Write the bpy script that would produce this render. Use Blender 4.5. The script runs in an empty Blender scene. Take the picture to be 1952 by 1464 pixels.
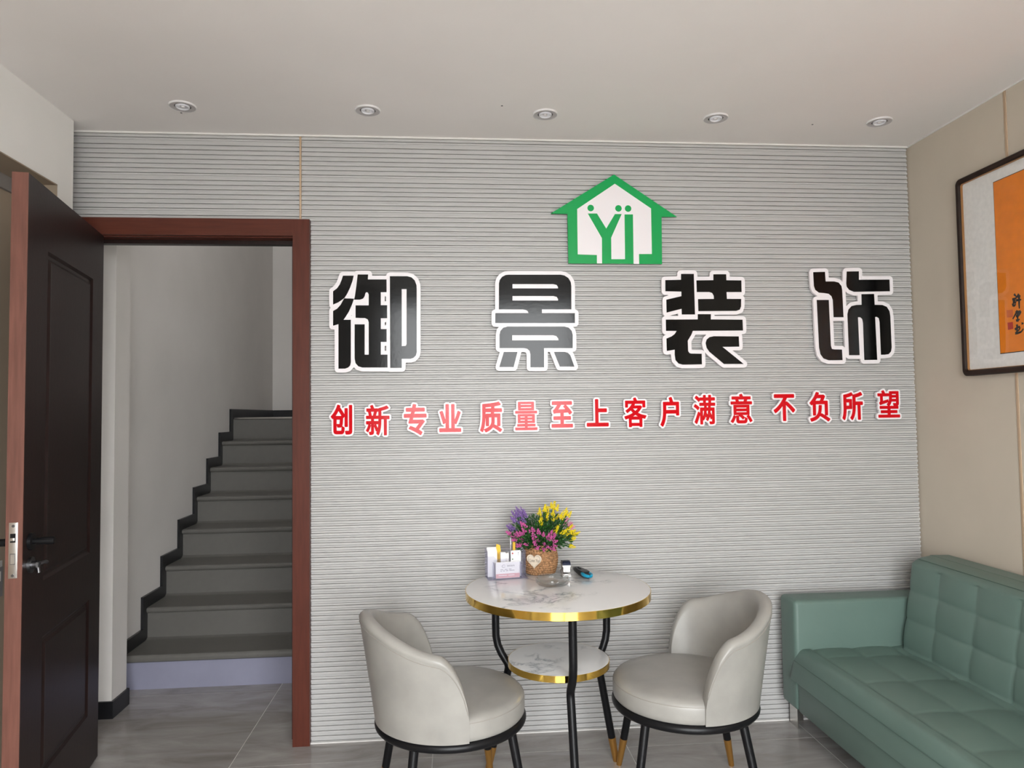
import bpy, bmesh, math, random
import numpy as np
from mathutils import Vector, Matrix

random.seed(7)
scene = bpy.context.scene
COL = scene.collection
PI = math.pi

# ------------------------------------------------------------------ camera
cam_data = bpy.data.cameras.new('camera')
cam_data.sensor_width = 36.0
cam_data.lens = 25.108
cam_data.clip_start = 0.02
cam = bpy.data.objects.new('camera', cam_data)
COL.objects.link(cam)
_r = Vector((0.9964937, -0.0826756, -0.0128453))
_u = Vector((0.0092000, -0.0443220, 0.9989749))
_f = Vector((0.0831602, 0.9955904, 0.0434060))
cam.matrix_world = Matrix(((_r.x, _u.x, -_f.x, 0.0), (_r.y, _u.y, -_f.y, -3.0222),
                           (_r.z, _u.z, -_f.z, 1.3246), (0, 0, 0, 1)))
scene.camera = cam

# ------------------------------------------------------------------ sky, daylight, exposure
world = bpy.data.worlds.new('overcast_sky')
scene.world = world
world.use_nodes = True
_bg = world.node_tree.nodes['Background']
_bg.inputs['Color'].default_value = (0.97, 0.985, 1.0, 1.0)
_bg.inputs['Strength'].default_value = 15.3

scene.view_settings.view_transform = 'Standard'
scene.view_settings.look = 'None'
scene.view_settings.exposure = 0.0
scene.view_settings.gamma = 1.0
scene.view_settings.use_curve_mapping = False


def portal(name, loc, rot, sx, sy):
    l = bpy.data.lights.new(name, 'AREA')
    l.shape = 'RECTANGLE'
    l.size, l.size_y = sx, sy
    l.cycles.is_portal = True
    o = bpy.data.objects.new(name, l)
    o.location, o.rotation_euler = loc, rot
    COL.objects.link(o)


portal('daylight_portal_shopfront', (0.3, -3.72, 1.2), (PI / 2, 0, 0), 1.9, 2.4)
portal('daylight_portal_stairwell', (-1.05, 0.13, 3.55), (PI / 2, 0, 0), 0.6, 0.7)  # serves the added, unseen opening high in the stairwell

# ------------------------------------------------------------------ materials
MATS = {}


def mat(name, color, rough=0.5, metal=0.0, spec=0.5, coat=0.0, noise=None, bump=None, transmission=0.0, ior=1.45,
        sheen=0.0):
    """Principled material; noise=(scale, amount, stretch) mottles the colour, bump=(scale, strength)."""
    m = bpy.data.materials.new(name)
    m.use_nodes = True
    nt = m.node_tree
    b = nt.nodes['Principled BSDF']
    b.inputs['Base Color'].default_value = (*color, 1)
    b.inputs['Roughness'].default_value = rough
    b.inputs['Metallic'].default_value = metal
    b.inputs['Specular IOR Level'].default_value = spec
    b.inputs['Coat Weight'].default_value = coat
    b.inputs['Coat Roughness'].default_value = 0.08
    b.inputs['Transmission Weight'].default_value = transmission
    b.inputs['IOR'].default_value = ior
    b.inputs['Sheen Weight'].default_value = sheen
    tc = nt.nodes.new('ShaderNodeTexCoord')
    if noise:
        mp = nt.nodes.new('ShaderNodeMapping')
        mp.inputs['Scale'].default_value = noise[2] if len(noise) > 2 else (1, 1, 1)
        nt.links.new(tc.outputs['Object'], mp.inputs['Vector'])
        n = nt.nodes.new('ShaderNodeTexNoise')
        n.inputs['Scale'].default_value = noise[0]
        n.inputs['Detail'].default_value = 5
        nt.links.new(mp.outputs['Vector'], n.inputs['Vector'])
        cr = nt.nodes.new('ShaderNodeValToRGB')
        a = noise[1]
        cr.color_ramp.elements[0].position = 0.3
        cr.color_ramp.elements[1].position = 0.7
        cr.color_ramp.elements[0].color = (*[c * (1 - a) for c in color], 1)
        cr.color_ramp.elements[1].color = (*[min(1, c * (1 + a)) for c in color], 1)
        nt.links.new(n.outputs['Fac'], cr.inputs['Fac'])
        nt.links.new(cr.outputs['Color'], b.inputs['Base Color'])
    if bump:
        n2 = nt.nodes.new('ShaderNodeTexNoise')
        n2.inputs['Scale'].default_value = bump[0]
        n2.inputs['Detail'].default_value = 4
        nt.links.new(tc.outputs['Object'], n2.inputs['Vector'])
        bp = nt.nodes.new('ShaderNodeBump')
        bp.inputs['Strength'].default_value = bump[1]
        bp.inputs['Distance'].default_value = 0.002
        nt.links.new(n2.outputs['Fac'], bp.inputs['Height'])
        nt.links.new(bp.outputs['Normal'], b.inputs['Normal'])
    MATS[name] = m
    return m


def ramp(nt, src, stops):
    cr = nt.nodes.new('ShaderNodeValToRGB')
    e = cr.color_ramp.elements
    while len(e) < len(stops):
        e.new(0.5)
    for el, (p, c) in zip(e, stops):
        el.position = p
        el.color = (*c, 1)
    nt.links.new(src, cr.inputs['Fac'])
    return cr.outputs['Color']


def clear_mat(name, tint, gloss=0.06, body=0.0, body_col=(1, 1, 1)):
    """thin clear sheet: transparent with a fresnel gloss and a little body colour"""
    m = bpy.data.materials.new(name)
    m.use_nodes = True
    nt = m.node_tree
    nt.nodes.clear()
    out = nt.nodes.new('ShaderNodeOutputMaterial')
    tr = nt.nodes.new('ShaderNodeBsdfTransparent')
    tr.inputs['Color'].default_value = (*tint, 1)
    gl = nt.nodes.new('ShaderNodeBsdfGlossy')
    gl.inputs['Roughness'].default_value = gloss
    lw = nt.nodes.new('ShaderNodeLayerWeight')
    pw = nt.nodes.new('ShaderNodeMath')
    pw.operation = 'POWER'
    pw.inputs[1].default_value = 5.0
    nt.links.new(lw.outputs['Facing'], pw.inputs[0])
    fr = nt.nodes.new('ShaderNodeMath')
    fr.operation = 'MULTIPLY_ADD'
    fr.inputs[1].default_value = 0.90
    fr.inputs[2].default_value = 0.05
    nt.links.new(pw.outputs[0], fr.inputs[0])
    df = nt.nodes.new('ShaderNodeBsdfDiffuse')
    df.inputs['Color'].default_value = (*body_col, 1)
    m1 = nt.nodes.new('ShaderNodeMixShader')
    m1.inputs['Fac'].default_value = body
    nt.links.new(tr.outputs[0], m1.inputs[1])
    nt.links.new(df.outputs[0], m1.inputs[2])
    m2 = nt.nodes.new('ShaderNodeMixShader')
    nt.links.new(fr.outputs[0], m2.inputs['Fac'])
    nt.links.new(m1.outputs[0], m2.inputs[1])
    nt.links.new(gl.outputs[0], m2.inputs[2])
    nt.links.new(m2.outputs[0], out.inputs['Surface'])
    MATS[name] = m
    return m


mat('white_paint', (0.86, 0.84, 0.81), 0.75, spec=0.25, noise=(3, 0.02))
mat('ceiling_paint', (0.88, 0.84, 0.815), 0.8, spec=0.2, noise=(2, 0.02))
mat('hall_paint', (0.76, 0.73, 0.70), 0.75, spec=0.25, noise=(3, 0.03))
mat('panel_grey', (0.50, 0.492, 0.483), 0.42, spec=0.4, noise=(6, 0.04, (1, 1, 30)))
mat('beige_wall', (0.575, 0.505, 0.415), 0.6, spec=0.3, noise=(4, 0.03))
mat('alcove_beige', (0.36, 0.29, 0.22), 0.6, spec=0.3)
mat('trim_tan', (0.50, 0.36, 0.24), 0.45)
mat('caulk', (0.75, 0.73, 0.70), 0.7)
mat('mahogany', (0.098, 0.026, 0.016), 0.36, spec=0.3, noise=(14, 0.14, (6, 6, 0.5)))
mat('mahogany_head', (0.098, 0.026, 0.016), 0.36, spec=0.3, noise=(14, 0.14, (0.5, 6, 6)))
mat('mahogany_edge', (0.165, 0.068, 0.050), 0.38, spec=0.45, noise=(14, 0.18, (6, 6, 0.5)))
mat('mahogany_shaded', (0.017, 0.008, 0.007), 0.38, spec=0.35, noise=(12, 0.2, (6, 6, 0.5)), bump=(60, 0.12))  # door mahogany with the shade on its face put into the colour
mat('steel', (0.62, 0.60, 0.57), 0.28, 1.0)
mat('steel_dark', (0.20, 0.20, 0.21), 0.3, 1.0)
mat('black_metal', (0.007, 0.007, 0.008), 0.33, spec=0.28)
mat('gold', (0.85, 0.56, 0.12), 0.10, 1.0)
mat('gold_satin', (0.55, 0.29, 0.08), 0.34, 0.85)
mat('skirting_black', (0.012, 0.012, 0.014), 0.3)
mat('stair_mat', (0.140, 0.134, 0.122), 0.42, spec=0.45, noise=(30, 0.03), bump=(260, 0.25))
mat('lilac_paint', (0.28, 0.28, 0.37), 0.55, noise=(8, 0.05))
mat('grout', (0.68, 0.66, 0.63), 0.85)
mat('sign_white', (0.86, 0.82, 0.84), 0.28, spec=0.5)
mat('sign_black', (0.004, 0.004, 0.004), 0.12, spec=0.30, bump=(70, 0.05))
mat('sign_red', (0.62, 0.002, 0.008), 0.13, spec=0.30, bump=(70, 0.03))
mat('sign_green', (0.004, 0.36, 0.085), 0.22, spec=0.5)
mat('leather', (0.335, 0.322, 0.297), 0.33, spec=0.5, noise=(9, 0.10), bump=(160, 0.10))
mat('leather_seam', (0.30, 0.28, 0.25), 0.5)
mat('sofa_green', (0.124, 0.188, 0.162), 0.42, spec=0.45, noise=(5, 0.05), bump=(420, 0.10))
mat('sofa_seam', (0.075, 0.125, 0.105), 0.5)
mat('frame_wood', (0.022, 0.011, 0.007), 0.45, spec=0.25, noise=(20, 0.3))
mat('frame_fillet', (0.35, 0.17, 0.06), 0.35)
mat('mat_board', (0.82, 0.80, 0.77), 0.75, noise=(60, 0.05))
mat('orange_paper', (0.86, 0.235, 0.003), 0.6, noise=(25, 0.06))
mat('ink', (0.012, 0.008, 0.006), 0.5)
mat('seal_red', (0.50, 0.028, 0.012), 0.55)
mat('seal_faint', (0.66, 0.13, 0.02), 0.55)
mat('basket', (0.37, 0.20, 0.095), 0.65, noise=(140, 0.5))
mat('heart_wood', (0.70, 0.60, 0.48), 0.55, noise=(60, 0.05))
mat('heart_ink', (0.05, 0.03, 0.02), 0.5)
mat('leaf_green', (0.030, 0.12, 0.018), 0.45)
mat('leaf_dark', (0.012, 0.055, 0.014), 0.45)
mat('petal_yellow', (0.85, 0.68, 0.015), 0.5)
mat('petal_pink', (0.62, 0.12, 0.36), 0.5)
mat('petal_purple', (0.26, 0.15, 0.42), 0.5)
mat('petal_rose', (0.70, 0.30, 0.42), 0.5)
mat('card_white', (0.84, 0.84, 0.84), 0.5)
mat('card_pink', (0.72, 0.42, 0.44), 0.5)
mat('print_grey', (0.20, 0.20, 0.24), 0.6)
mat('print_red', (0.45, 0.10, 0.10), 0.6)
mat('sticky_yellow', (0.85, 0.52, 0.05), 0.6)
mat('navy_plastic', (0.014, 0.020, 0.050), 0.25)
mat('white_plastic', (0.80, 0.80, 0.80), 0.35)
mat('black_plastic', (0.012, 0.012, 0.013), 0.4)
mat('teal_plastic', (0.010, 0.30, 0.48), 0.35)
mat('lamp_white', (0.78, 0.76, 0.76), 0.4)
mat('lamp_ring', (0.50, 0.47, 0.47), 0.35)
mat('lamp_lens', (0.80, 0.80, 0.84), 0.12, spec=0.8, coat=0.5)
mat('lamp_dark', (0.03, 0.03, 0.03), 0.4)
mat('alu_dark', (0.06, 0.06, 0.065), 0.35, 0.6)
mat('pavement', (0.55, 0.54, 0.52), 0.85, noise=(2, 0.1))
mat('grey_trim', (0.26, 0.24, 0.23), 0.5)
mat('notice_grey', (0.22, 0.21, 0.22), 0.5)
clear_mat('ashtray_glass', (0.84, 0.855, 0.85), 0.02, 0.04, (0.9, 0.9, 0.9))
clear_mat('acrylic', (0.965, 0.962, 0.985), 0.05, 0.03, (0.75, 0.74, 0.88))
clear_mat('acrylic_edge', (0.87, 0.865, 0.965), 0.08, 0.11, (0.58, 0.56, 0.82))
clear_mat('window_glass', (0.95, 0.96, 0.96), 0.0)
clear_mat('picture_glass', (0.97, 0.97, 0.97), 0.0)


def make_tile_mat():
    m = bpy.data.materials.new('stone_tile')
    m.use_nodes = True
    nt = m.node_tree
    b = nt.nodes['Principled BSDF']
    geo = nt.nodes.new('ShaderNodeNewGeometry')
    oi = nt.nodes.new('ShaderNodeObjectInfo')
    add = nt.nodes.new('ShaderNodeVectorMath')
    add.operation = 'MULTIPLY_ADD'
    add.inputs[1].default_value = (1, 1, 1)
    cmb = nt.nodes.new('ShaderNodeCombineXYZ')
    mul = nt.nodes.new('ShaderNodeMath')
    mul.operation = 'MULTIPLY'
    mul.inputs[1].default_value = 40
    nt.links.new(oi.outputs['Random'], mul.inputs[0])
    nt.links.new(mul.outputs[0], cmb.inputs[0])
    nt.links.new(mul.outputs[0], cmb.inputs[2])
    nt.links.new(geo.outputs['Position'], add.inputs[0])
    nt.links.new(cmb.outputs[0], add.inputs[2])
    mp = nt.nodes.new('ShaderNodeMapping')
    mp.inputs['Rotation'].default_value = (0, 0, 0.5)
    mp.inputs['Scale'].default_value = (1.0, 3.6, 1)
    nt.links.new(add.outputs[0], mp.inputs['Vector'])
    n = nt.nodes.new('ShaderNodeTexNoise')
    n.inputs['Scale'].default_value = 2.4
    n.inputs['Detail'].default_value = 8
    n.inputs['Roughness'].default_value = 0.62
    n.inputs['Distortion'].default_value = 0.7
    nt.links.new(mp.outputs[0], n.inputs['Vector'])
    c = ramp(nt, n.outputs['Fac'], [(0.28, (0.25, 0.225, 0.21)), (0.5, (0.36, 0.337, 0.322)), (0.74, (0.47, 0.45, 0.43))])
    nt.links.new(c, b.inputs['Base Color'])
    b.inputs['Roughness'].default_value = 0.16
    b.inputs['Specular IOR Level'].default_value = 0.5
    MATS['stone_tile'] = m


def make_marble_mat():
    m = bpy.data.materials.new('white_marble')
    m.use_nodes = True
    nt = m.node_tree
    b = nt.nodes['Principled BSDF']
    tc = nt.nodes.new('ShaderNodeTexCoord')
    n0 = nt.nodes.new('ShaderNodeTexNoise')
    n0.inputs['Scale'].default_value = 5.5
    n0.inputs['Detail'].default_value = 7
    n0.inputs['Roughness'].default_value = 0.62
    n0.inputs['Distortion'].default_value = 0.4
    nt.links.new(tc.outputs['Object'], n0.inputs['Vector'])
    # thin ridges where the noise crosses 0.5
    s = nt.nodes.new('ShaderNodeMath'); s.operation = 'SUBTRACT'; s.inputs[1].default_value = 0.5
    a = nt.nodes.new('ShaderNodeMath'); a.operation = 'ABSOLUTE'
    nt.links.new(n0.outputs['Fac'], s.inputs[0]); nt.links.new(s.outputs[0], a.inputs[0])
    vein = ramp(nt, a.outputs[0], [(0.0, (0.36, 0.37, 0.39)), (0.014, (0.62, 0.63, 0.64)), (0.045, (0.80, 0.795, 0.79))])
    n1 = nt.nodes.new('ShaderNodeTexNoise')
    n1.inputs['Scale'].default_value = 3.2
    n1.inputs['Detail'].default_value = 3
    mp = nt.nodes.new('ShaderNodeMapping'); mp.inputs['Location'].default_value = (3.1, 1.7, 0)
    nt.links.new(tc.outputs['Object'], mp.inputs['Vector']); nt.links.new(mp.outputs[0], n1.inputs['Vector'])
    msk = ramp(nt, n1.outputs['Fac'], [(0.50, (0, 0, 0)), (0.60, (1, 1, 1))])
    mix = nt.nodes.new('ShaderNodeMix'); mix.data_type = 'RGBA'
    nt.links.new(msk, mix.inputs['Factor'])
    mix.inputs['A'].default_value = (0.80, 0.795, 0.79, 1)
    nt.links.new(vein, mix.inputs['B'])
    nt.links.new(mix.outputs['Result'], b.inputs['Base Color'])
    b.inputs['Roughness'].default_value = 0.12
    MATS['white_marble'] = m


make_tile_mat()
make_marble_mat()


# ------------------------------------------------------------------ geometry helpers
def link(o, parent=None):
    COL.objects.link(o)
    if parent is not None:
        o.parent = parent
    return o


def from_data(name, verts, faces, material, parent=None, smooth=False, fix=True):
    me = bpy.data.meshes.new(name)
    me.from_pydata([tuple(v) for v in verts], [], faces)
    if fix:
        bm = bmesh.new(); bm.from_mesh(me)
        bmesh.ops.recalc_face_normals(bm, faces=bm.faces)
        bm.to_mesh(me); bm.free()
    me.materials.append(MATS[material])
    if smooth:
        me.shade_smooth()
    return link(bpy.data.objects.new(name, me), parent)


def from_bm(name, bm, material, parent=None, smooth=False, angle=None):
    me = bpy.data.meshes.new(name)
    bmesh.ops.recalc_face_normals(bm, faces=bm.faces)
    bm.to_mesh(me); bm.free()
    me.materials.append(MATS[material])
    if smooth:
        me.shade_smooth()
        if angle is not None:
            me.set_sharp_from_angle(angle=math.radians(angle))
    return link(bpy.data.objects.new(name, me), parent)


def add_box(bm, lo, hi, M=None):
    vs = [bm.verts.new((x, y, z)) for x in (lo[0], hi[0]) for y in (lo[1], hi[1]) for z in (lo[2], hi[2])]
    if M is not None:
        for v in vs:
            v.co = M @ v.co
    for f in ((0, 1, 3, 2), (4, 6, 7, 5), (0, 4, 5, 1), (2, 3, 7, 6), (0, 2, 6, 4), (1, 5, 7, 3)):
        bm.faces.new([vs[i] for i in f])
    return vs


def box(name, lo, hi, material, parent=None, bevel=0.0, seg=2, M=None):
    bm = bmesh.new()
    add_box(bm, lo, hi)
    if bevel:
        bmesh.ops.bevel(bm, geom=bm.edges[:], offset=bevel, segments=seg, affect='EDGES', profile=0.5)
    if M is not None:
        bm.transform(M)
    return from_bm(name, bm, material, parent, smooth=bool(bevel), angle=40)


def boxes(name, lst, material, parent=None):
    bm = bmesh.new()
    for lo, hi in lst:
        add_box(bm, lo, hi)
    return from_bm(name, bm, material, parent)


def lathe(name, prof, material, parent=None, n=48, center=(0, 0, 0), smooth=True, angle=35, close=False):
    verts, faces = [], []
    m = len(prof)
    for i in range(n):
        a = 2 * PI * i / n
        for r, z in prof:
            verts.append((center[0] + r * math.cos(a), center[1] + r * math.sin(a), center[2] + z))
    for i in range(n):
        j = (i + 1) % n
        for k in range(m - 1 + (1 if close else 0)):
            k2 = (k + 1) % m
            faces.append((i * m + k, j * m + k, j * m + k2, i * m + k2))
    bm = bmesh.new()
    vs = [bm.verts.new(v) for v in verts]
    for f in faces:
        bm.faces.new([vs[q] for q in f])
    bmesh.ops.remove_doubles(bm, verts=bm.verts, dist=1e-6)
    return from_bm(name, bm, material, parent, smooth, angle)


def tube_bm(bm, pts, radii, n=12, cap=True):
    pts = [Vector(p) for p in pts]
    if not hasattr(radii, '__len__'):
        radii = [radii] * len(pts)
    rings = []
    t0 = (pts[1] - pts[0]).normalized()
    ref = Vector((0, 0, 1)) if abs(t0.z) < 0.9 else Vector((1, 0, 0))
    nrm = (ref - t0 * ref.dot(t0)).normalized()
    for i, p in enumerate(pts):
        if i == 0:
            t = (pts[1] - pts[0]).normalized()
        elif i == len(pts) - 1:
            t = (pts[-1] - pts[-2]).normalized()
        else:
            t = ((pts[i + 1] - p).normalized() + (p - pts[i - 1]).normalized()).normalized()
        nrm = (nrm - t * nrm.dot(t)).normalized()
        bn = t.cross(nrm)
        rings.append([bm.verts.new(p + (nrm * math.cos(2 * PI * k / n) + bn * math.sin(2 * PI * k / n)) * radii[i]) for k in range(n)])
    for a, b in zip(rings, rings[1:]):
        for k in range(n):
            bm.faces.new((a[k], a[(k + 1) % n], b[(k + 1) % n], b[k]))
    if cap:
        bm.faces.new(rings[0][::-1])
        bm.faces.new(rings[-1])


def tube(name, pts, radii, material, parent=None, n=12):
    bm = bmesh.new()
    tube_bm(bm, pts, radii, n)
    return from_bm(name, bm, material, parent, True, 50)


def torus(name, R, r, material, parent=None, center=(0, 0, 0), n=64, m=12):
    prof = [(R + r * math.cos(2 * PI * k / m), r * math.sin(2 * PI * k / m)) for k in range(m)]
    return lathe(name, prof, material, parent, n, center, close=True, angle=60)


def prism(name, pts, h0, h1, axis, material, parent=None):
    """polygon extruded along an axis: axis 'x' pts=(y,z); 'y' pts=(x,z); 'z' pts=(x,y)"""
    def P(a, b, h):
        return {'x': (h, a, b), 'y': (a, h, b), 'z': (a, b, h)}[axis]
    bm = bmesh.new()
    lo = [bm.verts.new(P(a, b, h0)) for a, b in pts]
    hi = [bm.verts.new(P(a, b, h1)) for a, b in pts]
    n = len(pts)
    bm.faces.new(lo)
    bm.faces.new(hi[::-1])
    for i in range(n):
        bm.faces.new((lo[i], lo[(i + 1) % n], hi[(i + 1) % n], hi[i]))
    return from_bm(name, bm, material, parent)


def curve_mesh(loops, thick):
    """filled 2-D outline (even-odd holes) extruded to 'thick', centred on its plane, as a mesh datablock"""
    cu = bpy.data.curves.new('outline', 'CURVE')
    cu.dimensions = '2D'
    cu.fill_mode = 'BOTH'
    cu.extrude = thick / 2
    for lp in loops:
        sp = cu.splines.new('POLY')
        sp.points.add(len(lp) - 1)
        for pt, (x, y) in zip(sp.points, lp):
            pt.co = (x, y, 0, 1)
        sp.use_cyclic_u = True
    o = bpy.data.objects.new('outline', cu)
    COL.objects.link(o)
    dg = bpy.context.evaluated_depsgraph_get()
    me = bpy.data.meshes.new_from_object(o.evaluated_get(dg))
    bpy.data.objects.remove(o)
    bpy.data.curves.remove(cu)
    return me


def plate_xz(name, loops, y_front, thick, material, parent=None):
    """outline given in wall coordinates (x, z), its front face at y_front, facing the room (-y)"""
    me = curve_mesh(loops, thick)
    me.transform(Matrix.Translation((0, y_front + thick / 2, 0)) @ Matrix.Rotation(PI / 2, 4, 'X'))
    me.materials.clear()
    me.materials.append(MATS[material])
    return link(bpy.data.objects.new(name, me), parent)


def text_mesh(body, shear=0.0):
    cu = bpy.data.curves.new('text', 'FONT')
    cu.body = body
    cu.shear = shear
    o = bpy.data.objects.new('text', cu)
    COL.objects.link(o)
    bpy.context.view_layer.update()
    dg = bpy.context.evaluated_depsgraph_get()
    me = bpy.data.meshes.new_from_object(o.evaluated_get(dg))
    bpy.data.objects.remove(o)
    bpy.data.curves.remove(cu)
    return me


def flat_text(name, body, M, width, material, parent=None, shear=0.0, height=None):
    """flat print: text scaled to a width, laid in the plane given by M (text x right, y up)"""
    me = text_mesh(body, shear)
    co = np.array([v.co[:] for v in me.vertices])
    lo, hi = co.min(0), co.max(0)
    s = width / (hi[0] - lo[0])
    sy = s if height is None else height / (hi[1] - lo[1])
    me.transform(M @ Matrix.Diagonal((s, sy, 1, 1)) @ Matrix.Translation((-(lo[0] + hi[0]) / 2, -(lo[1] + hi[1]) / 2, 0)))
    me.materials.clear()
    me.materials.append(MATS[material])
    return link(bpy.data.objects.new(name, me), parent)


# signed distance field of an outline, and its contour at a given growth
def sdf_grid(edges, h, pad):
    e = np.asarray(edges, float)
    lo = e.reshape(-1, 2).min(0) - pad
    hi = e.reshape(-1, 2).max(0) + pad
    xs = np.arange(lo[0], hi[0] + h, h)
    ys = np.arange(lo[1], hi[1] + h, h)
    X, Y = np.meshgrid(xs, ys, indexing='ij')
    Pp = np.stack([X.ravel(), Y.ravel()], 1)
    best = np.full(len(Pp), 1e9)
    par = np.zeros(len(Pp), bool)
    for (a, b) in e:
        ab = b - a
        t = np.clip(((Pp - a) @ ab) / max(ab @ ab, 1e-12), 0, 1)
        d = Pp - (a + t[:, None] * ab)
        best = np.minimum(best, (d * d).sum(1))
        c = (a[1] > Pp[:, 1]) != (b[1] > Pp[:, 1])
        if c.any() and abs(ab[1]) > 1e-12:
            xi = a[0] + (Pp[:, 1] - a[1]) / ab[1] * ab[0]
            par ^= c & (Pp[:, 0] < xi)
    d = np.sqrt(best)
    d[par] *= -1
    return xs, ys, d.reshape(X.shape)


def contours(xs, ys, D, level, min_len=6):
    V = D - level
    V[np.abs(V) < 1e-9] = 1e-9
    seg = {}
    S = V < 0

    def ex(i, j):   # crossing on the edge (i,j)-(i+1,j)
        t = V[i, j] / (V[i, j] - V[i + 1, j])
        return (xs[i] + t * (xs[i + 1] - xs[i]), ys[j])

    def ey(i, j):
        t = V[i, j] / (V[i, j] - V[i, j + 1])
        return (xs[i], ys[j] + t * (ys[j + 1] - ys[j]))
    pt = {}
    adj = {}
    cnt = S[:-1, :-1].astype(int) + S[1:, :-1] + S[:-1, 1:] + S[1:, 1:]
    for i, j in zip(*np.where((cnt > 0) & (cnt < 4))):
        cr = []
        if S[i, j] != S[i + 1, j]:
            cr.append(('x', i, j)); pt[('x', i, j)] = ex(i, j)
        if S[i + 1, j] != S[i + 1, j + 1]:
            cr.append(('y', i + 1, j)); pt[('y', i + 1, j)] = ey(i + 1, j)
        if S[i, j + 1] != S[i + 1, j + 1]:
            cr.append(('x', i, j + 1)); pt[('x', i, j + 1)] = ex(i, j + 1)
        if S[i, j] != S[i, j + 1]:
            cr.append(('y', i, j)); pt[('y', i, j)] = ey(i, j)
        prs = [(0, 1)] if len(cr) == 2 else ([(0, 1), (2, 3)] if S[i + 1, j] else [(0, 3), (1, 2)])
        for a, b in prs:
            adj.setdefault(cr[a], []).append(cr[b])
            adj.setdefault(cr[b], []).append(cr[a])
    loops, seen = [], set()
    for s in adj:
        if s in seen:
            continue
        lp, cur, prev = [], s, None
        while cur is not None and cur not in seen:
            seen.add(cur)
            lp.append(pt[cur])
            nx = [q for q in adj[cur] if q != prev and q not in seen]
            prev, cur = cur, (nx[0] if nx else None)
        if len(lp) >= min_len:
            loops.append(simplify(lp, 0.12 * (xs[1] - xs[0])))
    return loops


def simplify(lp, tol):
    out = list(lp)
    changed = True
    while changed and len(out) > 8:
        changed = False
        keep, i, n = [], 0, len(out)
        while i < n:
            a, b, c = out[i - 1], out[i], out[(i + 1) % n]
            dx, dy = c[0] - a[0], c[1] - a[1]
            L = math.hypot(dx, dy) or 1e-9
            d = abs((b[0] - a[0]) * dy - (b[1] - a[1]) * dx) / L
            if d < tol and L < 0.03 and 0 < i < n - 1:
                keep.append(c)
                i += 2
                changed = True
            else:
                keep.append(b)
                i += 1
        out = keep
    return out


def loop_edges(loops):
    return [(lp[i], lp[(i + 1) % len(lp)]) for lp in loops for i in range(len(lp))]


def tag(o, label=None, cat=None, group=None, kind=None):
    if label:
        o['label'] = label
    if cat:
        o['category'] = cat
    if group:
        o['group'] = group
    if kind:
        o['kind'] = kind
    return o


def thing(name, label, cat, loc=(0, 0, 0), rz=0.0, group=None):
    o = bpy.data.objects.new(name, None)
    o.empty_display_size = 0.1
    COL.objects.link(o)
    o.location = loc
    o.rotation_euler = (0, 0, rz)
    return tag(o, label, cat, group)


def structure(o):
    o['kind'] = 'structure'
    return o


def copy_tree(o, parent=None):
    c = o.copy()
    COL.objects.link(c)
    c.parent = parent
    for ch in list(o.children):
        copy_tree(ch, c)
    return c


def rz(a):
    return Matrix.Rotation(a, 4, 'Z')


# ------------------------------------------------------------------ the room
XL, XR, HC = -1.489, 2.062, 2.514          # left wall, right wall, ceiling
YF = -3.75                                  # shopfront
DL, DR, DT = -1.482, -0.655, 2.080          # clear opening of the stair door
HX0, HX1, HY1, HZ1 = -1.624, -0.45, 3.60, 4.30   # stairwell

floor = structure(boxes('floor', [((-2.6, YF - 0.3, -0.10), (2.4, 0.75, -0.0012))], 'grout'))
TS, TX, TY = 0.77, 0.68, -0.17
for ix in range(-5, 3):
    for iy in range(-5, 2):
        x0, x1 = TX + TS * ix, TX + TS * (ix + 1)
        y0, y1 = TY + TS * iy, TY + TS * (iy + 1)
        x0, x1 = max(x0, -2.6), min(x1, 2.30)
        y0, y1 = max(y0, YF - 0.05), min(y1, 0.72)
        if x1 - x0 < 0.05 or y1 - y0 < 0.05:
            continue
        if y0 > -0.2 and x0 > -0.2:       # behind the back wall: only the strip in the room
            y1 = 0.02
        box('floor_tile', (x0 + 0.0018, y0 + 0.0018, -0.008), (x1 - 0.0018, y1 - 0.0018, 0.0), 'stone_tile', floor)

ceiling = structure(boxes('ceiling', [((-2.6, YF - 0.1, HC), (2.3, 0.12, HC + 0.12))], 'ceiling_paint'))

# wall carrying the ribbed planks, with the stair door in it
wall_back = structure(boxes('wall_back', [
    ((DR + 0.028, 0.014, 0.0), (XR + 0.15, 0.12, HC)),
    ((DL - 0.028, 0.014, DT + 0.02), (DR, 0.12, HC)),
    ((-1.90, 0.014, 0.0), (DL - 0.028, 0.12, HC))], 'hall_paint'))


def plank(x0, x1, z0, z1, zbase):
    """ribbed wall plank: ribs and slots run along x, front of the ribs at y = 0"""
    p = 0.148 / 7.5
    ys, zs = [0.0128], [z0]
    prof = []
    for k in range(8):
        b = zbase + k * p
        prof += [(0.0100, b), (0.0052, b + 0.0016), (0.0052, b + 0.5 * p - 0.0018), (0.0100, b + 0.5 * p)]
        if k < 7:
            prof += [(0.0008, b + 0.5 * p + 0.0001), (0.0, b + 0.5 * p + 0.0010), (0.0, b + p - 0.0010), (0.0008, b + p - 0.0001)]
    prof = [(y, z) for y, z in prof if z0 <= z <= z1]
    prof = [(0.0128, z0), (prof[0][0], z0)] + prof + [(prof[-1][0], z1), (0.0128, z1)]
    n = len(prof)
    verts = [(x0, y, z) for y, z in prof] + [(x1, y, z) for y, z in prof]
    faces = [(i, i + 1, n + i + 1, n + i) for i in range(n - 1)] + [tuple(range(n)), tuple(range(2 * n - 1, n - 1, -1))]
    return from_data('wall_plank', verts, faces, 'panel_grey', wall_back)


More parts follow.
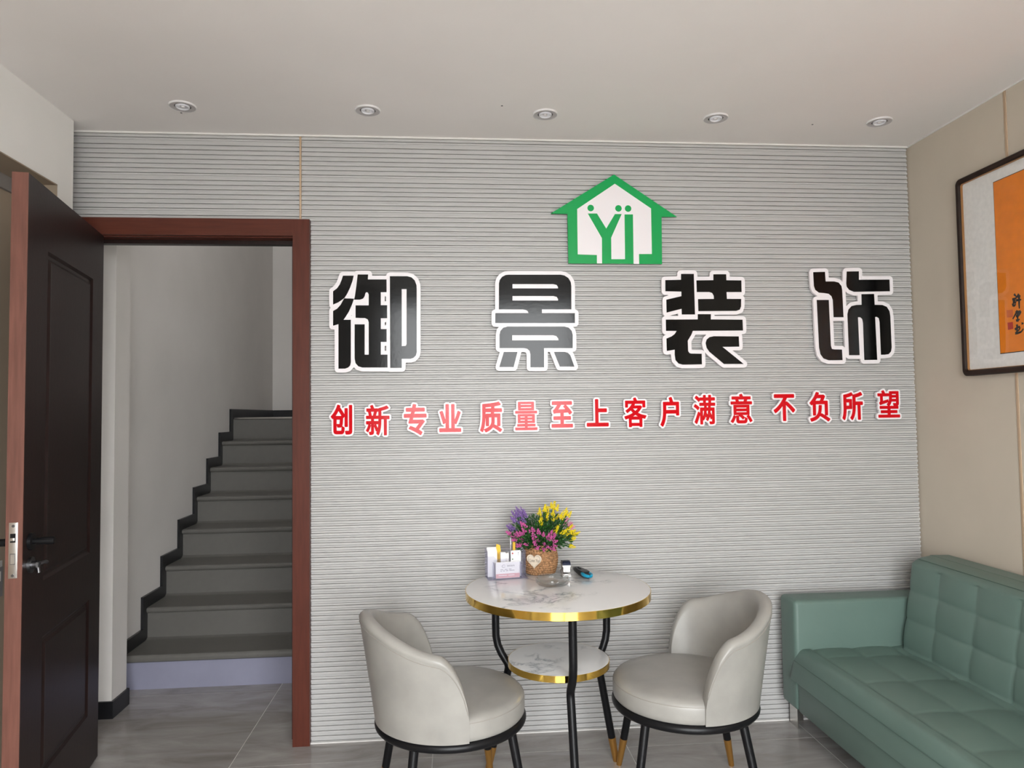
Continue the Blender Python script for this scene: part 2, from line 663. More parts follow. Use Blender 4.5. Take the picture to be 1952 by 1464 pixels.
J0 = 0.1166 - 0.148
for k in range(18):
    zb = J0 + 0.148 * k
    z0, z1 = max(zb + 0.0006, 0.006), min(zb + 0.148 - 0.0006, HC - 0.001)
    if z1 - z0 < 0.01:
        continue
    if z1 <= 2.16:
        plank(-0.586, XR - 0.006, z0, z1, zb)
    elif z0 < 2.15:
        plank(-0.586, XR - 0.006, z0, 2.151, zb)
        plank(-0.624, XR - 0.006, 2.151, z1, zb)
    else:
        plank(-0.624, XR - 0.006, z0, z1, zb)
    if z1 > 2.16:
        plank(-1.80, -0.633, max(z0, 2.152), z1, zb)

structure(box('trim_1', (-0.6325, -0.003, 2.148), (-0.6245, 0.013, HC), 'trim_tan', bevel=0.001))
structure(box('trim_2', (-1.80, -0.006, HC - 0.007), (XR, 0.012, HC), 'caulk'))
structure(box('trim_3', (DR + 0.05, -0.004, 0.0), (XR, 0.012, 0.005), 'caulk'))

# left wall with the beige-lined recess
LY, LO, LZ, LX2 = -0.0994, -0.208, 2.2226, -1.607
wall_left = structure(boxes('wall_left', [
    ((-1.75, LO, 0.0), (XL, LY, HC)),
    ((-1.75, YF, LZ), (XL, LO, HC)),
    ((-1.75, YF, 0.0), (XL, -2.9, LZ)),
    ((-1.90, -0.30, 0.0), (-1.75, 0.014, HC))], 'white_paint'))
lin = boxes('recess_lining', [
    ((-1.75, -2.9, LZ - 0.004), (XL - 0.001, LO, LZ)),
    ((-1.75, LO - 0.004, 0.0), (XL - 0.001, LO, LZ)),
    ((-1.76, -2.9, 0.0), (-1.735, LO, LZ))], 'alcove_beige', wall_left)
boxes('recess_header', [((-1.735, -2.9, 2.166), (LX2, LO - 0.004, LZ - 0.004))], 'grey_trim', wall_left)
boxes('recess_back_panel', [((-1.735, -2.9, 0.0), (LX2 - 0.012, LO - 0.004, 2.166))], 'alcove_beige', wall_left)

nt_ = thing('wall_notice', 'small grey notice card with white top stuck in the beige recess beside the door', 'notice', (LX2 - 0.012, -0.33, 0.70))
box('card', (0.0, -0.09, 0.0), (0.003, 0.045, 0.105), 'notice_grey', nt_)
box('white_header', (0.0, -0.09, 0.105), (0.004, 0.040, 0.128), 'card_white', nt_, bevel=0.0015)
box('white_mark', (0.003, 0.020, 0.055), (0.0036, 0.032, 0.090), 'card_white', nt_)

wall_right = structure(boxes('wall_right', [((XR, YF, 0.0), (XR + 0.15, 0.014, HC))], 'beige_wall'))
structure(box('trim_4', (XR - 0.0025, -0.576, 0.0), (XR + 0.002, -0.564, HC), 'trim_tan', bevel=0.0008))
structure(box('trim_5', (XR - 0.0025, -1.99, 0.0), (XR + 0.002, -1.978, HC), 'trim_tan', bevel=0.0008))
structure(box('trim_6', (XR - 0.004, YF, HC - 0.006), (XR, -0.004, HC), 'caulk'))

# shopfront behind the camera
OX0, OX1, OZ = -0.62, 1.24, 2.42
structure(boxes('wall_front', [
    ((-1.90, YF - 0.15, 0.0), (OX0, YF, HC)),
    ((OX1, YF - 0.15, 0.0), (XR + 0.15, YF, HC)),
    ((OX0, YF - 0.15, OZ), (OX1, YF, HC))], 'white_paint'))
win = bpy.data.objects.new('window_1', None)
COL.objects.link(win)
structure(win)
mid = (OX0 + OX1) / 2
bm = bmesh.new()
for x0, x1 in ((OX0, OX0 + 0.05), (OX1 - 0.05, OX1), (mid - 0.04, mid + 0.04)):
    add_box(bm, (x0, YF - 0.10, 0.0), (x1, YF - 0.05, OZ))
for z0, z1 in ((0.0, 0.07), (OZ - 0.05, OZ)):
    add_box(bm, (OX0 + 0.05, YF - 0.10, z0), (mid - 0.04, YF - 0.05, z1))
    add_box(bm, (mid + 0.04, YF - 0.10, z0), (OX1 - 0.05, YF - 0.05, z1))
from_bm('window_frame', bm, 'alu_dark', win)
for x0, x1 in ((OX0 + 0.05, mid - 0.04), (mid + 0.04, OX1 - 0.05)):
    from_data('pane', [(x0, YF - 0.075, 0.07), (x1, YF - 0.075, 0.07), (x1, YF - 0.075, OZ - 0.05), (x0, YF - 0.075, OZ - 0.05)], [(0, 1, 2, 3)], 'window_glass', win)
structure(boxes('pavement', [((-40, -60, -0.12), (40, YF - 0.3, -0.02))], 'pavement'))

# pinholes left in the ceiling
for hx, hy in ((-1.04, -0.20), (0.20, -0.33), (1.50, -0.22)):
    prism('pinhole', [(hx + 0.004 * math.cos(PI / 4 * i), hy + 0.004 * math.sin(PI / 4 * i)) for i in range(8)], HC - 0.0006, HC + 0.001, 'z', 'lamp_dark', ceiling)

# door casing
structure(boxes('trim_7', [
    ((DR, -0.022, 0.0), (-0.587, 0.0140, 2.15)),
    ((-1.552, -0.022, 0.0), (DL, 0.0140, DT))], 'mahogany'))
cas = bpy.data.objects['trim_7']
boxes('head_casing', [((-1.552, -0.0222, DT), (DR, 0.0140, 2.15))], 'mahogany_head', cas)
boxes('jamb_lining', [
    ((DR - 0.004, 0.0, 0.0), (DR + 0.028, 0.125, DT)),
    ((DL - 0.028, 0.0, 0.0), (DL + 0.004, 0.125, DT)),
    ((DL, 0.0, DT - 0.004), (DR, 0.125, DT + 0.02))], 'mahogany', cas)
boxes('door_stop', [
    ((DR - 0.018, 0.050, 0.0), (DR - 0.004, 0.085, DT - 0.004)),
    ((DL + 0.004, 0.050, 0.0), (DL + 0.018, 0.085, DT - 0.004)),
    ((DL + 0.018, 0.050, DT - 0.020), (DR - 0.018, 0.085, DT - 0.004))], 'mahogany_shaded', cas)

# the open door leaf: local x runs from the hinge to the free edge, +y is its back, -y faces the room
hinge = Vector((-1.405, -0.024))
dirv = Vector((-1.269 + 1.41, -0.792 + 0.02)).normalized()
ang = math.atan2(dirv.y, dirv.x)
door = bpy.data.objects.new('door_1', None)
COL.objects.link(door)
structure(door)
door.location = (hinge.x, hinge.y, 0.006)
door.rotation_euler = (0, 0, ang)
LW, LT, LH = 0.778, 0.043, 2.066
# the visible face (towards the room) lies at local y = 0, the leaf is behind it at y = -LT
S0, S1 = 0.135, 0.610
PAN = ((0.205, 0.640), (0.815, 1.865))
bm = bmesh.new()
# front face with two sunk panels
def quad(a, b, c, d):
    bm.faces.new([bm.verts.new(v) for v in (a, b, c, d)])
zc = [0.0, PAN[0][0], PAN[0][1], PAN[1][0], PAN[1][1], LH]
for i in range(5):
    for (xa, xb) in ((0.0, S0), (S0, S1), (S1, LW - 0.001)):
        if xa == S0 and i in (1, 3):
            continue
        quad((xa, 0, zc[i]), (xb, 0, zc[i]), (xb, 0, zc[i + 1]), (xa, 0, zc[i + 1]))
quad((0, -LT, 0), (LW, -LT, 0), (LW, -LT, LH), (0, -LT, LH))
quad((0, 0, LH), (LW, 0, LH), (LW, -LT, LH), (0, -LT, LH))
quad((0, 0, 0), (LW, 0, 0), (LW, -LT, 0), (0, -LT, 0))
quad((0, 0, 0), (0, -LT, 0), (0, -LT, LH), (0, 0, LH))
from_bm('leaf', bm, 'mahogany_shaded', door)
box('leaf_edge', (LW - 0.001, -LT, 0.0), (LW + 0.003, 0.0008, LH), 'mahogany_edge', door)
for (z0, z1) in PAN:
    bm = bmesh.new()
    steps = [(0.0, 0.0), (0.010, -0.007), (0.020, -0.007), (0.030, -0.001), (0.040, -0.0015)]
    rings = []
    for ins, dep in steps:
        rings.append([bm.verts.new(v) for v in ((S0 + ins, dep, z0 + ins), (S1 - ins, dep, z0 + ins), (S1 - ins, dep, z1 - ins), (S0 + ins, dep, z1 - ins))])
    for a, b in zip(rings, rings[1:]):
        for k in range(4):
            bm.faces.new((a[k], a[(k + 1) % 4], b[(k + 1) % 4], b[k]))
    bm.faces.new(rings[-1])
    from_bm('door_panel', bm, 'mahogany_shaded', door)


def lever(side):
    sg = 1 if side > 0 else -1
    y0 = 0.0 if side > 0 else -LT
    bm = bmesh.new()
    hx, hz = 0.722, 0.956
    def Q(x, y, z): return (x, y0 + sg * y, z)
    tube_bm(bm, [Q(hx, 0, hz), Q(hx, 0.009, hz)], 0.026, 24)
    tube_bm(bm, [Q(hx, 0.009, hz), Q(hx, 0.022, hz)], 0.0085, 14)
    tube_bm(bm, [Q(hx, 0.020, hz), Q(hx, 0.066, hz)], 0.0115, 18)
    return from_bm('door_handle', bm, 'black_metal', door, True, 40)


lever(1)
lever(-1)
bm = bmesh.new()
tube_bm(bm, [(0.722, 0, 0.886), (0.722, 0.008, 0.886)], 0.024, 24)
tube_bm(bm, [(0.722, 0.008, 0.886), (0.722, 0.020, 0.886)], 0.012, 14)
kr = from_bm('lock_rosette', bm, 'steel_dark', door, True, 40)
bm = bmesh.new()
add_box(bm, (0.712, 0.020, 0.878), (0.732, 0.026, 0.894))
tube_bm(bm, [(0.722, 0.026, 0.888), (0.700, 0.034, 0.890), (0.690, 0.036, 0.886)], [0.005, 0.006, 0.005], 10)
tube_bm(bm, [(0.726, 0.024, 0.878), (0.726, 0.026, 0.862)], 0.005, 10)
from_bm('thumb_turn', bm, 'steel_dark', kr, True, 40)
lp = box('lock_plate', (LW + 0.002, -0.034, 0.860), (LW + 0.0055, -0.011, 1.022), 'steel', door, bevel=0.0006)
box('latch_recess', (LW + 0.0045, -0.030, 0.964), (LW + 0.0062, -0.016, 0.990), 'black_metal', lp)
box('latch_bolt', (LW + 0.0055, -0.029, 0.969), (LW + 0.012, -0.017, 0.978), 'steel', lp, bevel=0.001)
box('dead_bolt_rim', (LW + 0.0050, -0.0295, 0.900), (LW + 0.0060, -0.0165, 0.932), 'steel_dark', lp)
box('dead_bolt', (LW + 0.0055, -0.028, 0.902), (LW + 0.0070, -0.018, 0.930), 'steel', lp)
for z in (0.868, 1.012):
    bm = bmesh.new()
    tube_bm(bm, [(LW + 0.005, -0.0225, z), (LW + 0.0065, -0.0225, z)], 0.0042, 12)
    from_bm('screw', bm, 'steel_dark', lp, True, 40)

# ------------------------------------------------------------------ stairwell
structure(boxes('wall_stair_left', [((HX0 - 0.15, 0.50, 0.0), (HX0, HY1 + 0.15, HZ1)),
                                    ((HX0 - 0.15, 0.355, 0.0), (-1.526, 0.50, HZ1)),
                                    ((-1.90, 0.12, 0.0), (HX0 - 0.13, 0.355, HZ1))], 'hall_paint'))
structure(boxes('wall_stair_back', [((HX0, HY1 + 0.002, 0.0), (HX1 + 0.15, HY1 + 0.15, HZ1))], 'hall_paint'))
structure(boxes('wall_stair_right', [((HX1, 0.12, 0.0), (HX1 + 0.15, HY1 + 0.15, HZ1))], 'hall_paint'))
structure(boxes('wall_stair_front', [((-1.90, 0.02, HC + 0.12), (HX1 + 0.15, 0.12, 3.20)), ((-1.90, 0.02, 3.90), (HX1 + 0.15, 0.12, HZ1)),
                                     ((-1.90, 0.02, 3.20), (-1.35, 0.12, 3.90)), ((-0.75, 0.02, 3.20), (HX1 + 0.15, 0.12, 3.90))], 'hall_paint'))  # unseen opening to the sky, added to light the stairwell back wall
structure(boxes('ceiling_stair', [((-1.90, 0.02, HZ1), (HX1 + 0.15, HY1 + 0.15, HZ1 + 0.1))], 'hall_paint'))
structure(boxes('baseboard_hall', [((-1.70, 0.345, 0.0), (-1.516, 0.355, 0.075)), ((-1.526, 0.355, 0.0), (-1.516, 0.505, 0.075)),
                                   ((-1.623, 0.50, 0.0), (-1.516, 0.510, 0.075))], 'skirting_black'))

RIS, TRD, SY, SZ = 0.1655, 0.2442, 0.690, 0.006
stairs = thing('staircase', 'flight of grey matted stairs rising behind the open brown door', 'staircase', (0, 0, 0))
SX0, SX1 = HX0 + 0.001, HX1 - 0.001


def sweep_x(name, prof, x0, x1, material, parent, smooth=True):
    n = len(prof)
    verts = [(x0, y, z) for y, z in prof] + [(x1, y, z) for y, z in prof]
    faces = [(i, (i + 1) % n, n + (i + 1) % n, n + i) for i in range(n)] + [tuple(range(n)), tuple(range(2 * n - 1, n - 1, -1))]
    bm = bmesh.new()
    vs = [bm.verts.new(v) for v in verts]
    for f in faces:
        bm.faces.new([vs[i] for i in f])
    return from_bm(name, bm, material, parent, smooth, 40)


for n in range(1, 9):
    y = SY + TRD * (n - 1)
    zb, zt = SZ + RIS * (n - 1), SZ + RIS * n
    if n == 1:
        st = sweep_x('step', [(y, zt - 0.036), (y - 0.016, zt - 0.036), (y - 0.025, zt - 0.030), (y - 0.028, zt - 0.018), (y - 0.026, zt - 0.007), (y - 0.018, zt),
                              (y + TRD - 0.03, zt), (y + TRD - 0.012, zt + 0.004), (y + TRD + 0.002, zt + 0.012), (y + TRD + 0.002, zt - 0.05)], SX0, SX1, 'stair_mat', stairs)
        st['label'] = 'bottom step with a rolled mat edge'
        r = boxes('riser', [((SX0, y, 0.0), (SX1, y + 0.06, zt - 0.036))], 'lilac_paint', st)
        r['label'] = 'lilac painted bottom riser'
    elif n < 8:
        sweep_x('step', [(y, zb + 0.004), (y, zt - 0.030), (y - 0.010, zt - 0.026), (y - 0.016, zt - 0.016), (y - 0.016, zt - 0.007), (y - 0.008, zt),
                         (y + TRD - 0.03, zt), (y + TRD - 0.012, zt + 0.004), (y + TRD + 0.001, zt + 0.014), (y + TRD + 0.001, zb - 0.02)], SX0, SX1, 'stair_mat', stairs)
    else:
        st = sweep_x('step', [(y, zb), (y, zt - 0.012), (y + 0.02, zt), (HY1 - 0.001, zt), (HY1 - 0.001, zb)], SX0, SX1, 'stair_mat', stairs, False)
        st['label'] = 'landing at the top of the stairs'
        b_ = box('nosing_strip', (SX0 + 0.02, y - 0.008, zt - 0.010), (SX1, y + 0.03, zt + 0.002), 'steel', st, bevel=0.002)
        b_['label'] = 'bright metal nosing strip'
pts = [(SY - 0.025, 0.0)]
pts_top = [(0.668 - 0.04, 0.0), (0.668 - 0.04, SZ + RIS + 0.065)]
for n in range(1, 8):
    yv = SY + TRD * n - 0.053
    pts_top += [(yv, SZ + RIS * n + 0.065), (yv, SZ + RIS * (n + 1) + 0.065)]
pts_top += [(HY1, SZ + RIS * 8 + 0.065), (HY1, 0.0)]
prism('stringer_skirting', [(max(a, 0.512), b) for a, b in pts_top], HX0 + 0.0005, HX0 + 0.014, 'x', 'skirting_black', stairs)
boxes('landing_skirting', [((HX0 + 0.014, HY1 - 0.012, SZ + RIS * 8), (HX1 - 0.001, HY1 - 0.0005, SZ + RIS * 8 + 0.065))], 'skirting_black', stairs)
# ------------------------------------------------------------------ traced outlines (wall metres)
BIG = {
 'yu': [
  [(-0.45,1.9135),(-0.406,1.9136),(-0.4113,1.8904),(-0.4221,1.8606),(-0.4331,1.8375),(-0.4438,1.8203),(-0.4535,1.8127),(-0.4697,1.8018),(-0.4906,1.7926),(-0.4905,1.848),(-0.4744,1.8605),(-0.463,1.8771),(-0.4556,1.8953)],
  [(-0.4454,1.8183),(-0.4051,1.817),(-0.4132,1.7929),(-0.4262,1.7632),(-0.4424,1.7369),(-0.4483,1.7287),(-0.4183,1.7286),(-0.4188,1.5512),(-0.422,1.5382),(-0.4301,1.53),(-0.443,1.5252),(-0.4693,1.5254),(-0.4689,1.7106),(-0.4908,1.7041),(-0.4907,1.7656),(-0.4746,1.7748),(-0.46,1.7913)],
  [(-0.3895,1.9187),(-0.3463,1.9188),(-0.348,1.8979),(-0.2705,1.8981),(-0.2708,1.8443),(-0.2946,1.8443),(-0.2949,1.7896),(-0.2688,1.7896),(-0.2691,1.735),(-0.2951,1.735),(-0.2953,1.6894),(-0.2716,1.6894),(-0.2719,1.6359),(-0.2956,1.636),(-0.2959,1.5826),(-0.2683,1.5825),(-0.2685,1.5288),(-0.3721,1.5296),(-0.3882,1.5346),(-0.3995,1.5478),(-0.4033,1.5675),(-0.4028,1.7098),(-0.3617,1.7097),(-0.3622,1.583),(-0.3454,1.5829),(-0.3449,1.7186),(-0.3487,1.7302),(-0.36,1.7358),(-0.3988,1.7368),(-0.3987,1.789),(-0.3446,1.789),(-0.3444,1.8343),(-0.3483,1.8426),(-0.3547,1.8442),(-0.3586,1.8392),(-0.3613,1.8277),(-0.3678,1.8177),(-0.3808,1.8131),(-0.4051,1.8131),(-0.4018,1.8243),(-0.3952,1.8706)],
  [(-0.2567,1.9118),(-0.1847,1.9121),(-0.1667,1.9071),(-0.1537,1.8945),(-0.1463,1.8745),(-0.1457,1.8579),(-0.1476,1.5924),(-0.1509,1.5792),(-0.1608,1.5687),(-0.1739,1.5648),(-0.2098,1.565),(-0.21,1.5268),(-0.2572,1.5271)],
  [(-0.208,1.8577),(-0.1877,1.8578),(-0.1892,1.6256),(-0.1932,1.6184),(-0.2095,1.6178)],
 ],
 'jing': [
  [(0.1991,1.7721),(0.2004,1.882),(0.2039,1.8972),(0.2142,1.9107),(0.2293,1.9185),(0.2411,1.9199),(0.4642,1.9207),(0.4811,1.9174),(0.498,1.9065),(0.5079,1.8896),(0.5103,1.8726),(0.5087,1.7719),(0.3822,1.772),(0.382,1.7558),(0.5237,1.7557),(0.523,1.7134),(0.1833,1.7141),(0.1838,1.756),(0.3247,1.7559),(0.3214,1.7643),(0.3148,1.7693),(0.2997,1.7717)],
  [(0.2581,1.8798),(0.433,1.8802),(0.4465,1.8769),(0.4525,1.8691),(0.453,1.8616),(0.2578,1.8613)],
  [(0.2574,1.8289),(0.4322,1.8291),(0.4464,1.8257),(0.4523,1.8166),(0.4522,1.8095),(0.2572,1.8094)],
  [(0.1998,1.6077),(0.2004,1.6639),(0.2046,1.6806),(0.2165,1.6939),(0.235,1.6989),(0.4776,1.6983),(0.4962,1.6932),(0.5085,1.6797),(0.5126,1.6628),(0.5117,1.6061),(0.3889,1.6067),(0.3877,1.5249),(0.3299,1.5253),(0.3306,1.5796),(0.3275,1.5947),(0.3175,1.6038),(0.3025,1.6072)],
  [(0.2539,1.662),(0.4296,1.6614),(0.443,1.6573),(0.4503,1.6478),(0.4519,1.6394),(0.2536,1.6402)],
  [(0.2179,1.5912),(0.2754,1.5909),(0.2585,1.5272),(0.1978,1.5276)],
  [(0.4308,1.5901),(0.4775,1.5898),(0.491,1.586),(0.501,1.5752),(0.5178,1.527),(0.4552,1.5275)],
 ],
 'zhuang': [
  [(0.9916,1.926),(1.0484,1.9262),(1.0493,1.7493),(0.9909,1.7494),(0.9908,1.7741),(0.9239,1.7577),(0.9237,1.8135),(0.9911,1.829),(0.9915,1.8489),(0.9208,1.8505),(0.9211,1.8986),(0.991,1.9005)],
  [(1.0593,1.898),(1.1349,1.8992),(1.1356,1.9251),(1.1928,1.9253),(1.1932,1.899),(1.2604,1.8985),(1.2601,1.8473),(1.1925,1.8472),(1.1934,1.8171),(1.2575,1.8172),(1.2555,1.7843),(1.2498,1.7705),(1.2337,1.7647),(1.0647,1.7638),(1.0643,1.8164),(1.1356,1.8171),(1.1349,1.8309),(1.1282,1.8429),(1.116,1.8471),(1.0598,1.847)],
  [(1.0616,1.7507),(1.1198,1.7506),(1.1192,1.7276),(1.261,1.7263),(1.2615,1.6791),(1.0381,1.6781),(1.0307,1.661),(1.0144,1.6354),(1.015,1.591),(1.0201,1.5824),(1.027,1.5796),(1.0748,1.5787),(1.0747,1.5326),(0.9892,1.5321),(0.972,1.5367),(0.9584,1.5521),(0.9555,1.5759),(0.956,1.5971),(0.9211,1.5915),(0.9206,1.645),(0.9434,1.6544),(0.9576,1.6646),(0.9666,1.6783),(0.9196,1.6784),(0.9197,1.7273),(1.061,1.7277)],
  [(1.1304,1.6544),(1.242,1.6533),(1.2429,1.6086),(1.1678,1.6083),(1.2609,1.533),(1.1729,1.5336),(1.1093,1.587),(1.0975,1.6042),(1.0935,1.6248),(1.0984,1.6402),(1.111,1.6504)],
 ],
 'shi': [
  [(1.5876,1.9362),(1.6419,1.9375),(1.6431,1.8951),(1.6829,1.8952),(1.7027,1.89),(1.7149,1.8753),(1.718,1.8578),(1.72,1.7364),(1.675,1.7364),(1.6736,1.8122),(1.668,1.8297),(1.6557,1.8402),(1.6377,1.843),(1.6107,1.8454),(1.5948,1.8576),(1.5889,1.875)],
  [(1.5999,1.8129),(1.6548,1.8129),(1.6581,1.6101),(1.662,1.5969),(1.6728,1.5944),(1.7082,1.5935),(1.7091,1.5466),(1.6459,1.5466),(1.6228,1.5547),(1.609,1.5739),(1.6038,1.6034)],
  [(1.7419,1.9396),(1.7981,1.9406),(1.7968,1.9029),(1.939,1.904),(1.9389,1.8518),(1.7723,1.8491),(1.7507,1.8578),(1.7396,1.8719),(1.7379,1.8859)],
  [(1.8065,1.8386),(1.865,1.8398),(1.8658,1.7913),(1.9017,1.7906),(1.9216,1.7825),(1.9337,1.7631),(1.9366,1.742),(1.9379,1.6018),(1.9343,1.5843),(1.9229,1.5721),(1.9045,1.5698),(1.8873,1.5699),(1.8861,1.714),(1.883,1.7316),(1.8741,1.7379),(1.866,1.7369),(1.869,1.5473),(1.8096,1.5466),(1.8093,1.7107),(1.8062,1.7282),(1.7974,1.7363),(1.7865,1.7363),(1.7885,1.5683),(1.7399,1.5686),(1.7386,1.7493),(1.744,1.7703),(1.7591,1.786),(1.7811,1.7906),(1.8059,1.7913)],
 ],
}
LOGO = [
 [(0.7055,2.3588),(0.9795,2.1765),(0.9116,2.1752),(0.909,1.969),(0.5001,1.9703),(0.4994,2.1846),(0.4271,2.1855)],
 [(0.708,2.3179),(0.8651,2.2116),(0.8647,2.0124),(0.8077,2.0121),(0.8075,1.9688),(0.6232,1.9702),(0.6238,2.0067),(0.5405,2.0088),(0.5415,2.2053)],
 [(0.5871,2.1862),(0.6271,2.1866),(0.6663,2.1215),(0.7055,2.1852),(0.7352,2.1855),(0.687,2.0817),(0.6862,1.9885),(0.7461,1.9888),(0.7477,2.184),(0.7848,2.1844),(0.783,1.969),(0.6454,1.97),(0.6468,2.0797)],
 [(0.6,2.2103),(0.7215,2.21),(0.7638,2.2098)],
]
SLOGAN = [
 ('创',-0.5013,1.2525,-0.4136,1.3768),
 ('新',-0.3584,1.2471,-0.2612,1.3739),
 ('专',-0.2026,1.2458,-0.1085,1.3755),
 ('业',-0.0568,1.2567,0.0352,1.3738),
 ('质',0.1138,1.2531,0.2071,1.3818),
 ('量',0.2618,1.2597,0.3560,1.3801),
 ('至',0.4162,1.2685,0.5077,1.3806),
 ('上',0.5667,1.2708,0.6616,1.3878),
 ('客',0.7296,1.2663,0.8258,1.3928),
 ('户',0.8861,1.2663,0.9695,1.3935),
 ('满',1.0342,1.2732,1.1291,1.4008),
 ('意',1.1963,1.2755,1.2935,1.4037),
 ('不',1.3894,1.2831,1.4865,1.4005),
 ('负',1.5523,1.2786,1.6449,1.4081),
 ('所',1.7003,1.2834,1.7960,1.4066),
 ('望',1.8643,1.2916,1.9659,1.4129),
]
STROKES = [
 [(-0.5955,1.7417),(-0.6042,1.732)],
 [(-0.5862,1.723),(-0.6038,1.7247),(-0.6077,1.7323)],
 [(-0.5882,1.7162),(-0.6022,1.7167)],
 [(-0.5879,1.7103),(-0.6042,1.71)],
 [(-0.5878,1.7089),(-0.5902,1.6974),(-0.6007,1.7023),(-0.5993,1.7061)],
 [(-0.6184,1.7378),(-0.61,1.731),(-0.6015,1.7251)],
 [(-0.611,1.729),(-0.6249,1.7303)],
 [(-0.6034,1.7171),(-0.6275,1.7162)],
 [(-0.6184,1.7296),(-0.6168,1.7007),(-0.6173,1.6851)],
 [(-0.6083,1.68),(-0.6008,1.6701),(-0.5846,1.6513)],
 [(-0.5987,1.6738),(-0.6229,1.6746),(-0.619,1.6657),(-0.6117,1.6585)],
 [(-0.6042,1.6678),(-0.618,1.6677)],
 [(-0.6003,1.6601),(-0.6141,1.66)],
 [(-0.6096,1.6707),(-0.6072,1.651),(-0.6087,1.638)],
 [(-0.5994,1.6438),(-0.6168,1.646)],
 [(-0.6032,1.6295),(-0.6038,1.6148),(-0.6004,1.5997)],
 [(-0.5929,1.6116),(-0.6096,1.6205),(-0.6164,1.6179),(-0.6136,1.61),(-0.597,1.601)],
 [(-0.5933,1.5983),(-0.6084,1.5979),(-0.6223,1.6008),(-0.6314,1.6106)],
 [(-0.6243,1.6299),(-0.633,1.6297)],
]
SEALS = [[(-0.5565,1.6886),(-0.5865,1.686),(-0.5862,1.6584),(-0.5573,1.6606)],[(-0.5587,1.6418),(-0.584,1.6412),(-0.585,1.6157),(-0.56,1.6143)]]
# ------------------------------------------------------------------ downlights
DLAB = ['above the doorway', 'second along from the doorway', 'in the middle of the row', 'above the black character third from the doorway', 'nearest the beige wall with the picture']
first = None
for k in range(5):
    loc = (-1.011 + 0.6935 * k, -0.266, HC)
    if first is None:
        first = o = thing('downlight', '', 'ceiling light', loc, 0, 'row of recessed downlights')
        lathe('trim_ring', [(0.030, 0.002), (0.030, -0.004), (0.040, -0.006), (0.046, -0.006), (0.0475, -0.003), (0.048, 0.0)], 'lamp_ring', o, 40)
        lathe('outer_rim', [(0.0455, -0.0055), (0.0475, -0.0068), (0.0492, -0.005), (0.0495, 0.0), (0.047, 0.0)], 'lamp_white', o, 40)
        lathe('gap_ring', [(0.030, -0.003), (0.0270, -0.003), (0.0270, 0.0)], 'lamp_dark', o, 40)
        h = lathe('lamp_cup', [(0.0268, -0.0005), (0.0255, -0.0075), (0.0225, -0.0085), (0.020, -0.004), (0.012, -0.001), (0.0, -0.0005)], 'lamp_lens', o, 40)
        lathe('bulb', [(0.0, -0.0090), (0.006, -0.008), (0.009, -0.003), (0.009, -0.001)], 'lamp_white', h, 20)
    else:
        o = copy_tree(first)
        o.location = loc
    o['label'] = 'round white recessed downlight ' + DLAB[k]

# ------------------------------------------------------------------ wall lettering
YS = -0.022           # front of the white backing plates
BIGN = {'yu': 'beside the door frame', 'jing': 'second from the door frame', 'zhuang': 'third from the door frame', 'shi': 'nearest the beige wall'}
for key, loops in BIG.items():
    xs_ = [q[0] for l in loops for q in l]
    zs_ = [q[1] for l in loops for q in l]
    c = ((min(xs_) + max(xs_)) / 2, 0.0, min(zs_))
    loc = [[(x - c[0], z - c[2]) for x, z in l] for l in loops]
    o = thing('sign_character', 'large glossy black sign character with white outline, %s' % BIGN[key], 'sign', c, 0, 'large black sign characters')
    gx, gy, D = sdf_grid(loop_edges(loc), 0.0022, 0.026)
    plate_xz('backing_plate', contours(gx, gy, D, 0.0162), YS, 0.012, 'sign_white', o)
    plate_xz('letter_face', loc, YS - 0.0012, 0.0012, 'sign_black', o)

ORD = 'first second third fourth fifth sixth seventh eighth ninth tenth eleventh twelfth thirteenth fourteenth fifteenth sixteenth'.split()
for si, (ch, x0, z0, x1, z1) in enumerate(SLOGAN):
    o = thing('slogan_character', 'small red slogan character with white outline, %s counted from the door frame' % ORD[si], 'sign', ((x0 + x1) / 2, 0.0, z0), 0, 'red slogan characters')
    me = text_mesh(ch)
    bm = bmesh.new()
    bm.from_mesh(me)
    bmesh.ops.remove_doubles(bm, verts=bm.verts, dist=1e-5)
    co = np.array([v.co[:2] for v in bm.verts])
    lo, hi = co.min(0), co.max(0)
    g = 0.0021 if ch in '量' else (0.0028 if ch in '新客满意望' else 0.0035)                                  # how much the strokes are fattened
    sx, sz = (x1 - x0 - 2 * g) / (hi[0] - lo[0]), (z1 - z0 - 2 * g) / (hi[1] - lo[1])
    ed = []
    for e in bm.edges:
        if len(e.link_faces) == 1:
            ed.append([((v.co.x - lo[0]) * sx + g - (x1 - x0) / 2, (v.co.y - lo[1]) * sz + g) for v in e.verts])
    bm.free()
    gx, gy, D = sdf_grid(ed, 0.0011, 0.013)
    plate_xz('backing_plate', contours(gx, gy, D, g + 0.0072), YS, 0.012, 'sign_white', o)
    plate_xz('letter_face', contours(gx, gy, D, g), YS - 0.0010, 0.0010, 'sign_red', o)

lx = (min(q[0] for q in LOGO[0]) + max(q[0] for q in LOGO[0])) / 2
lz = min(q[1] for q in LOGO[0])
o = thing('house_logo', 'green house-shaped logo sign with two stick figures forming letters', 'sign', (lx, 0, lz))
LG = [[(x - lx, z - lz) for x, z in l] for l in LOGO]
plate_xz('house_plate', [LG[0]], YS, 0.012, 'sign_green', o)
plate_xz('white_panel', [LG[1]], YS - 0.0010, 0.0010, 'sign_white', o)
plate_xz('figure_letters', [LG[2]], YS - 0.0020, 0.0010, 'sign_green', o)
for (dx, dz) in LG[3]:
    plate_xz('head_dot', [[(dx + 0.0143 * math.cos(a), dz + 0.0143 * math.sin(a)) for a in [2 * PI * i / 28 for i in range(28)]]], YS - 0.0020, 0.0010, 'sign_green', o)

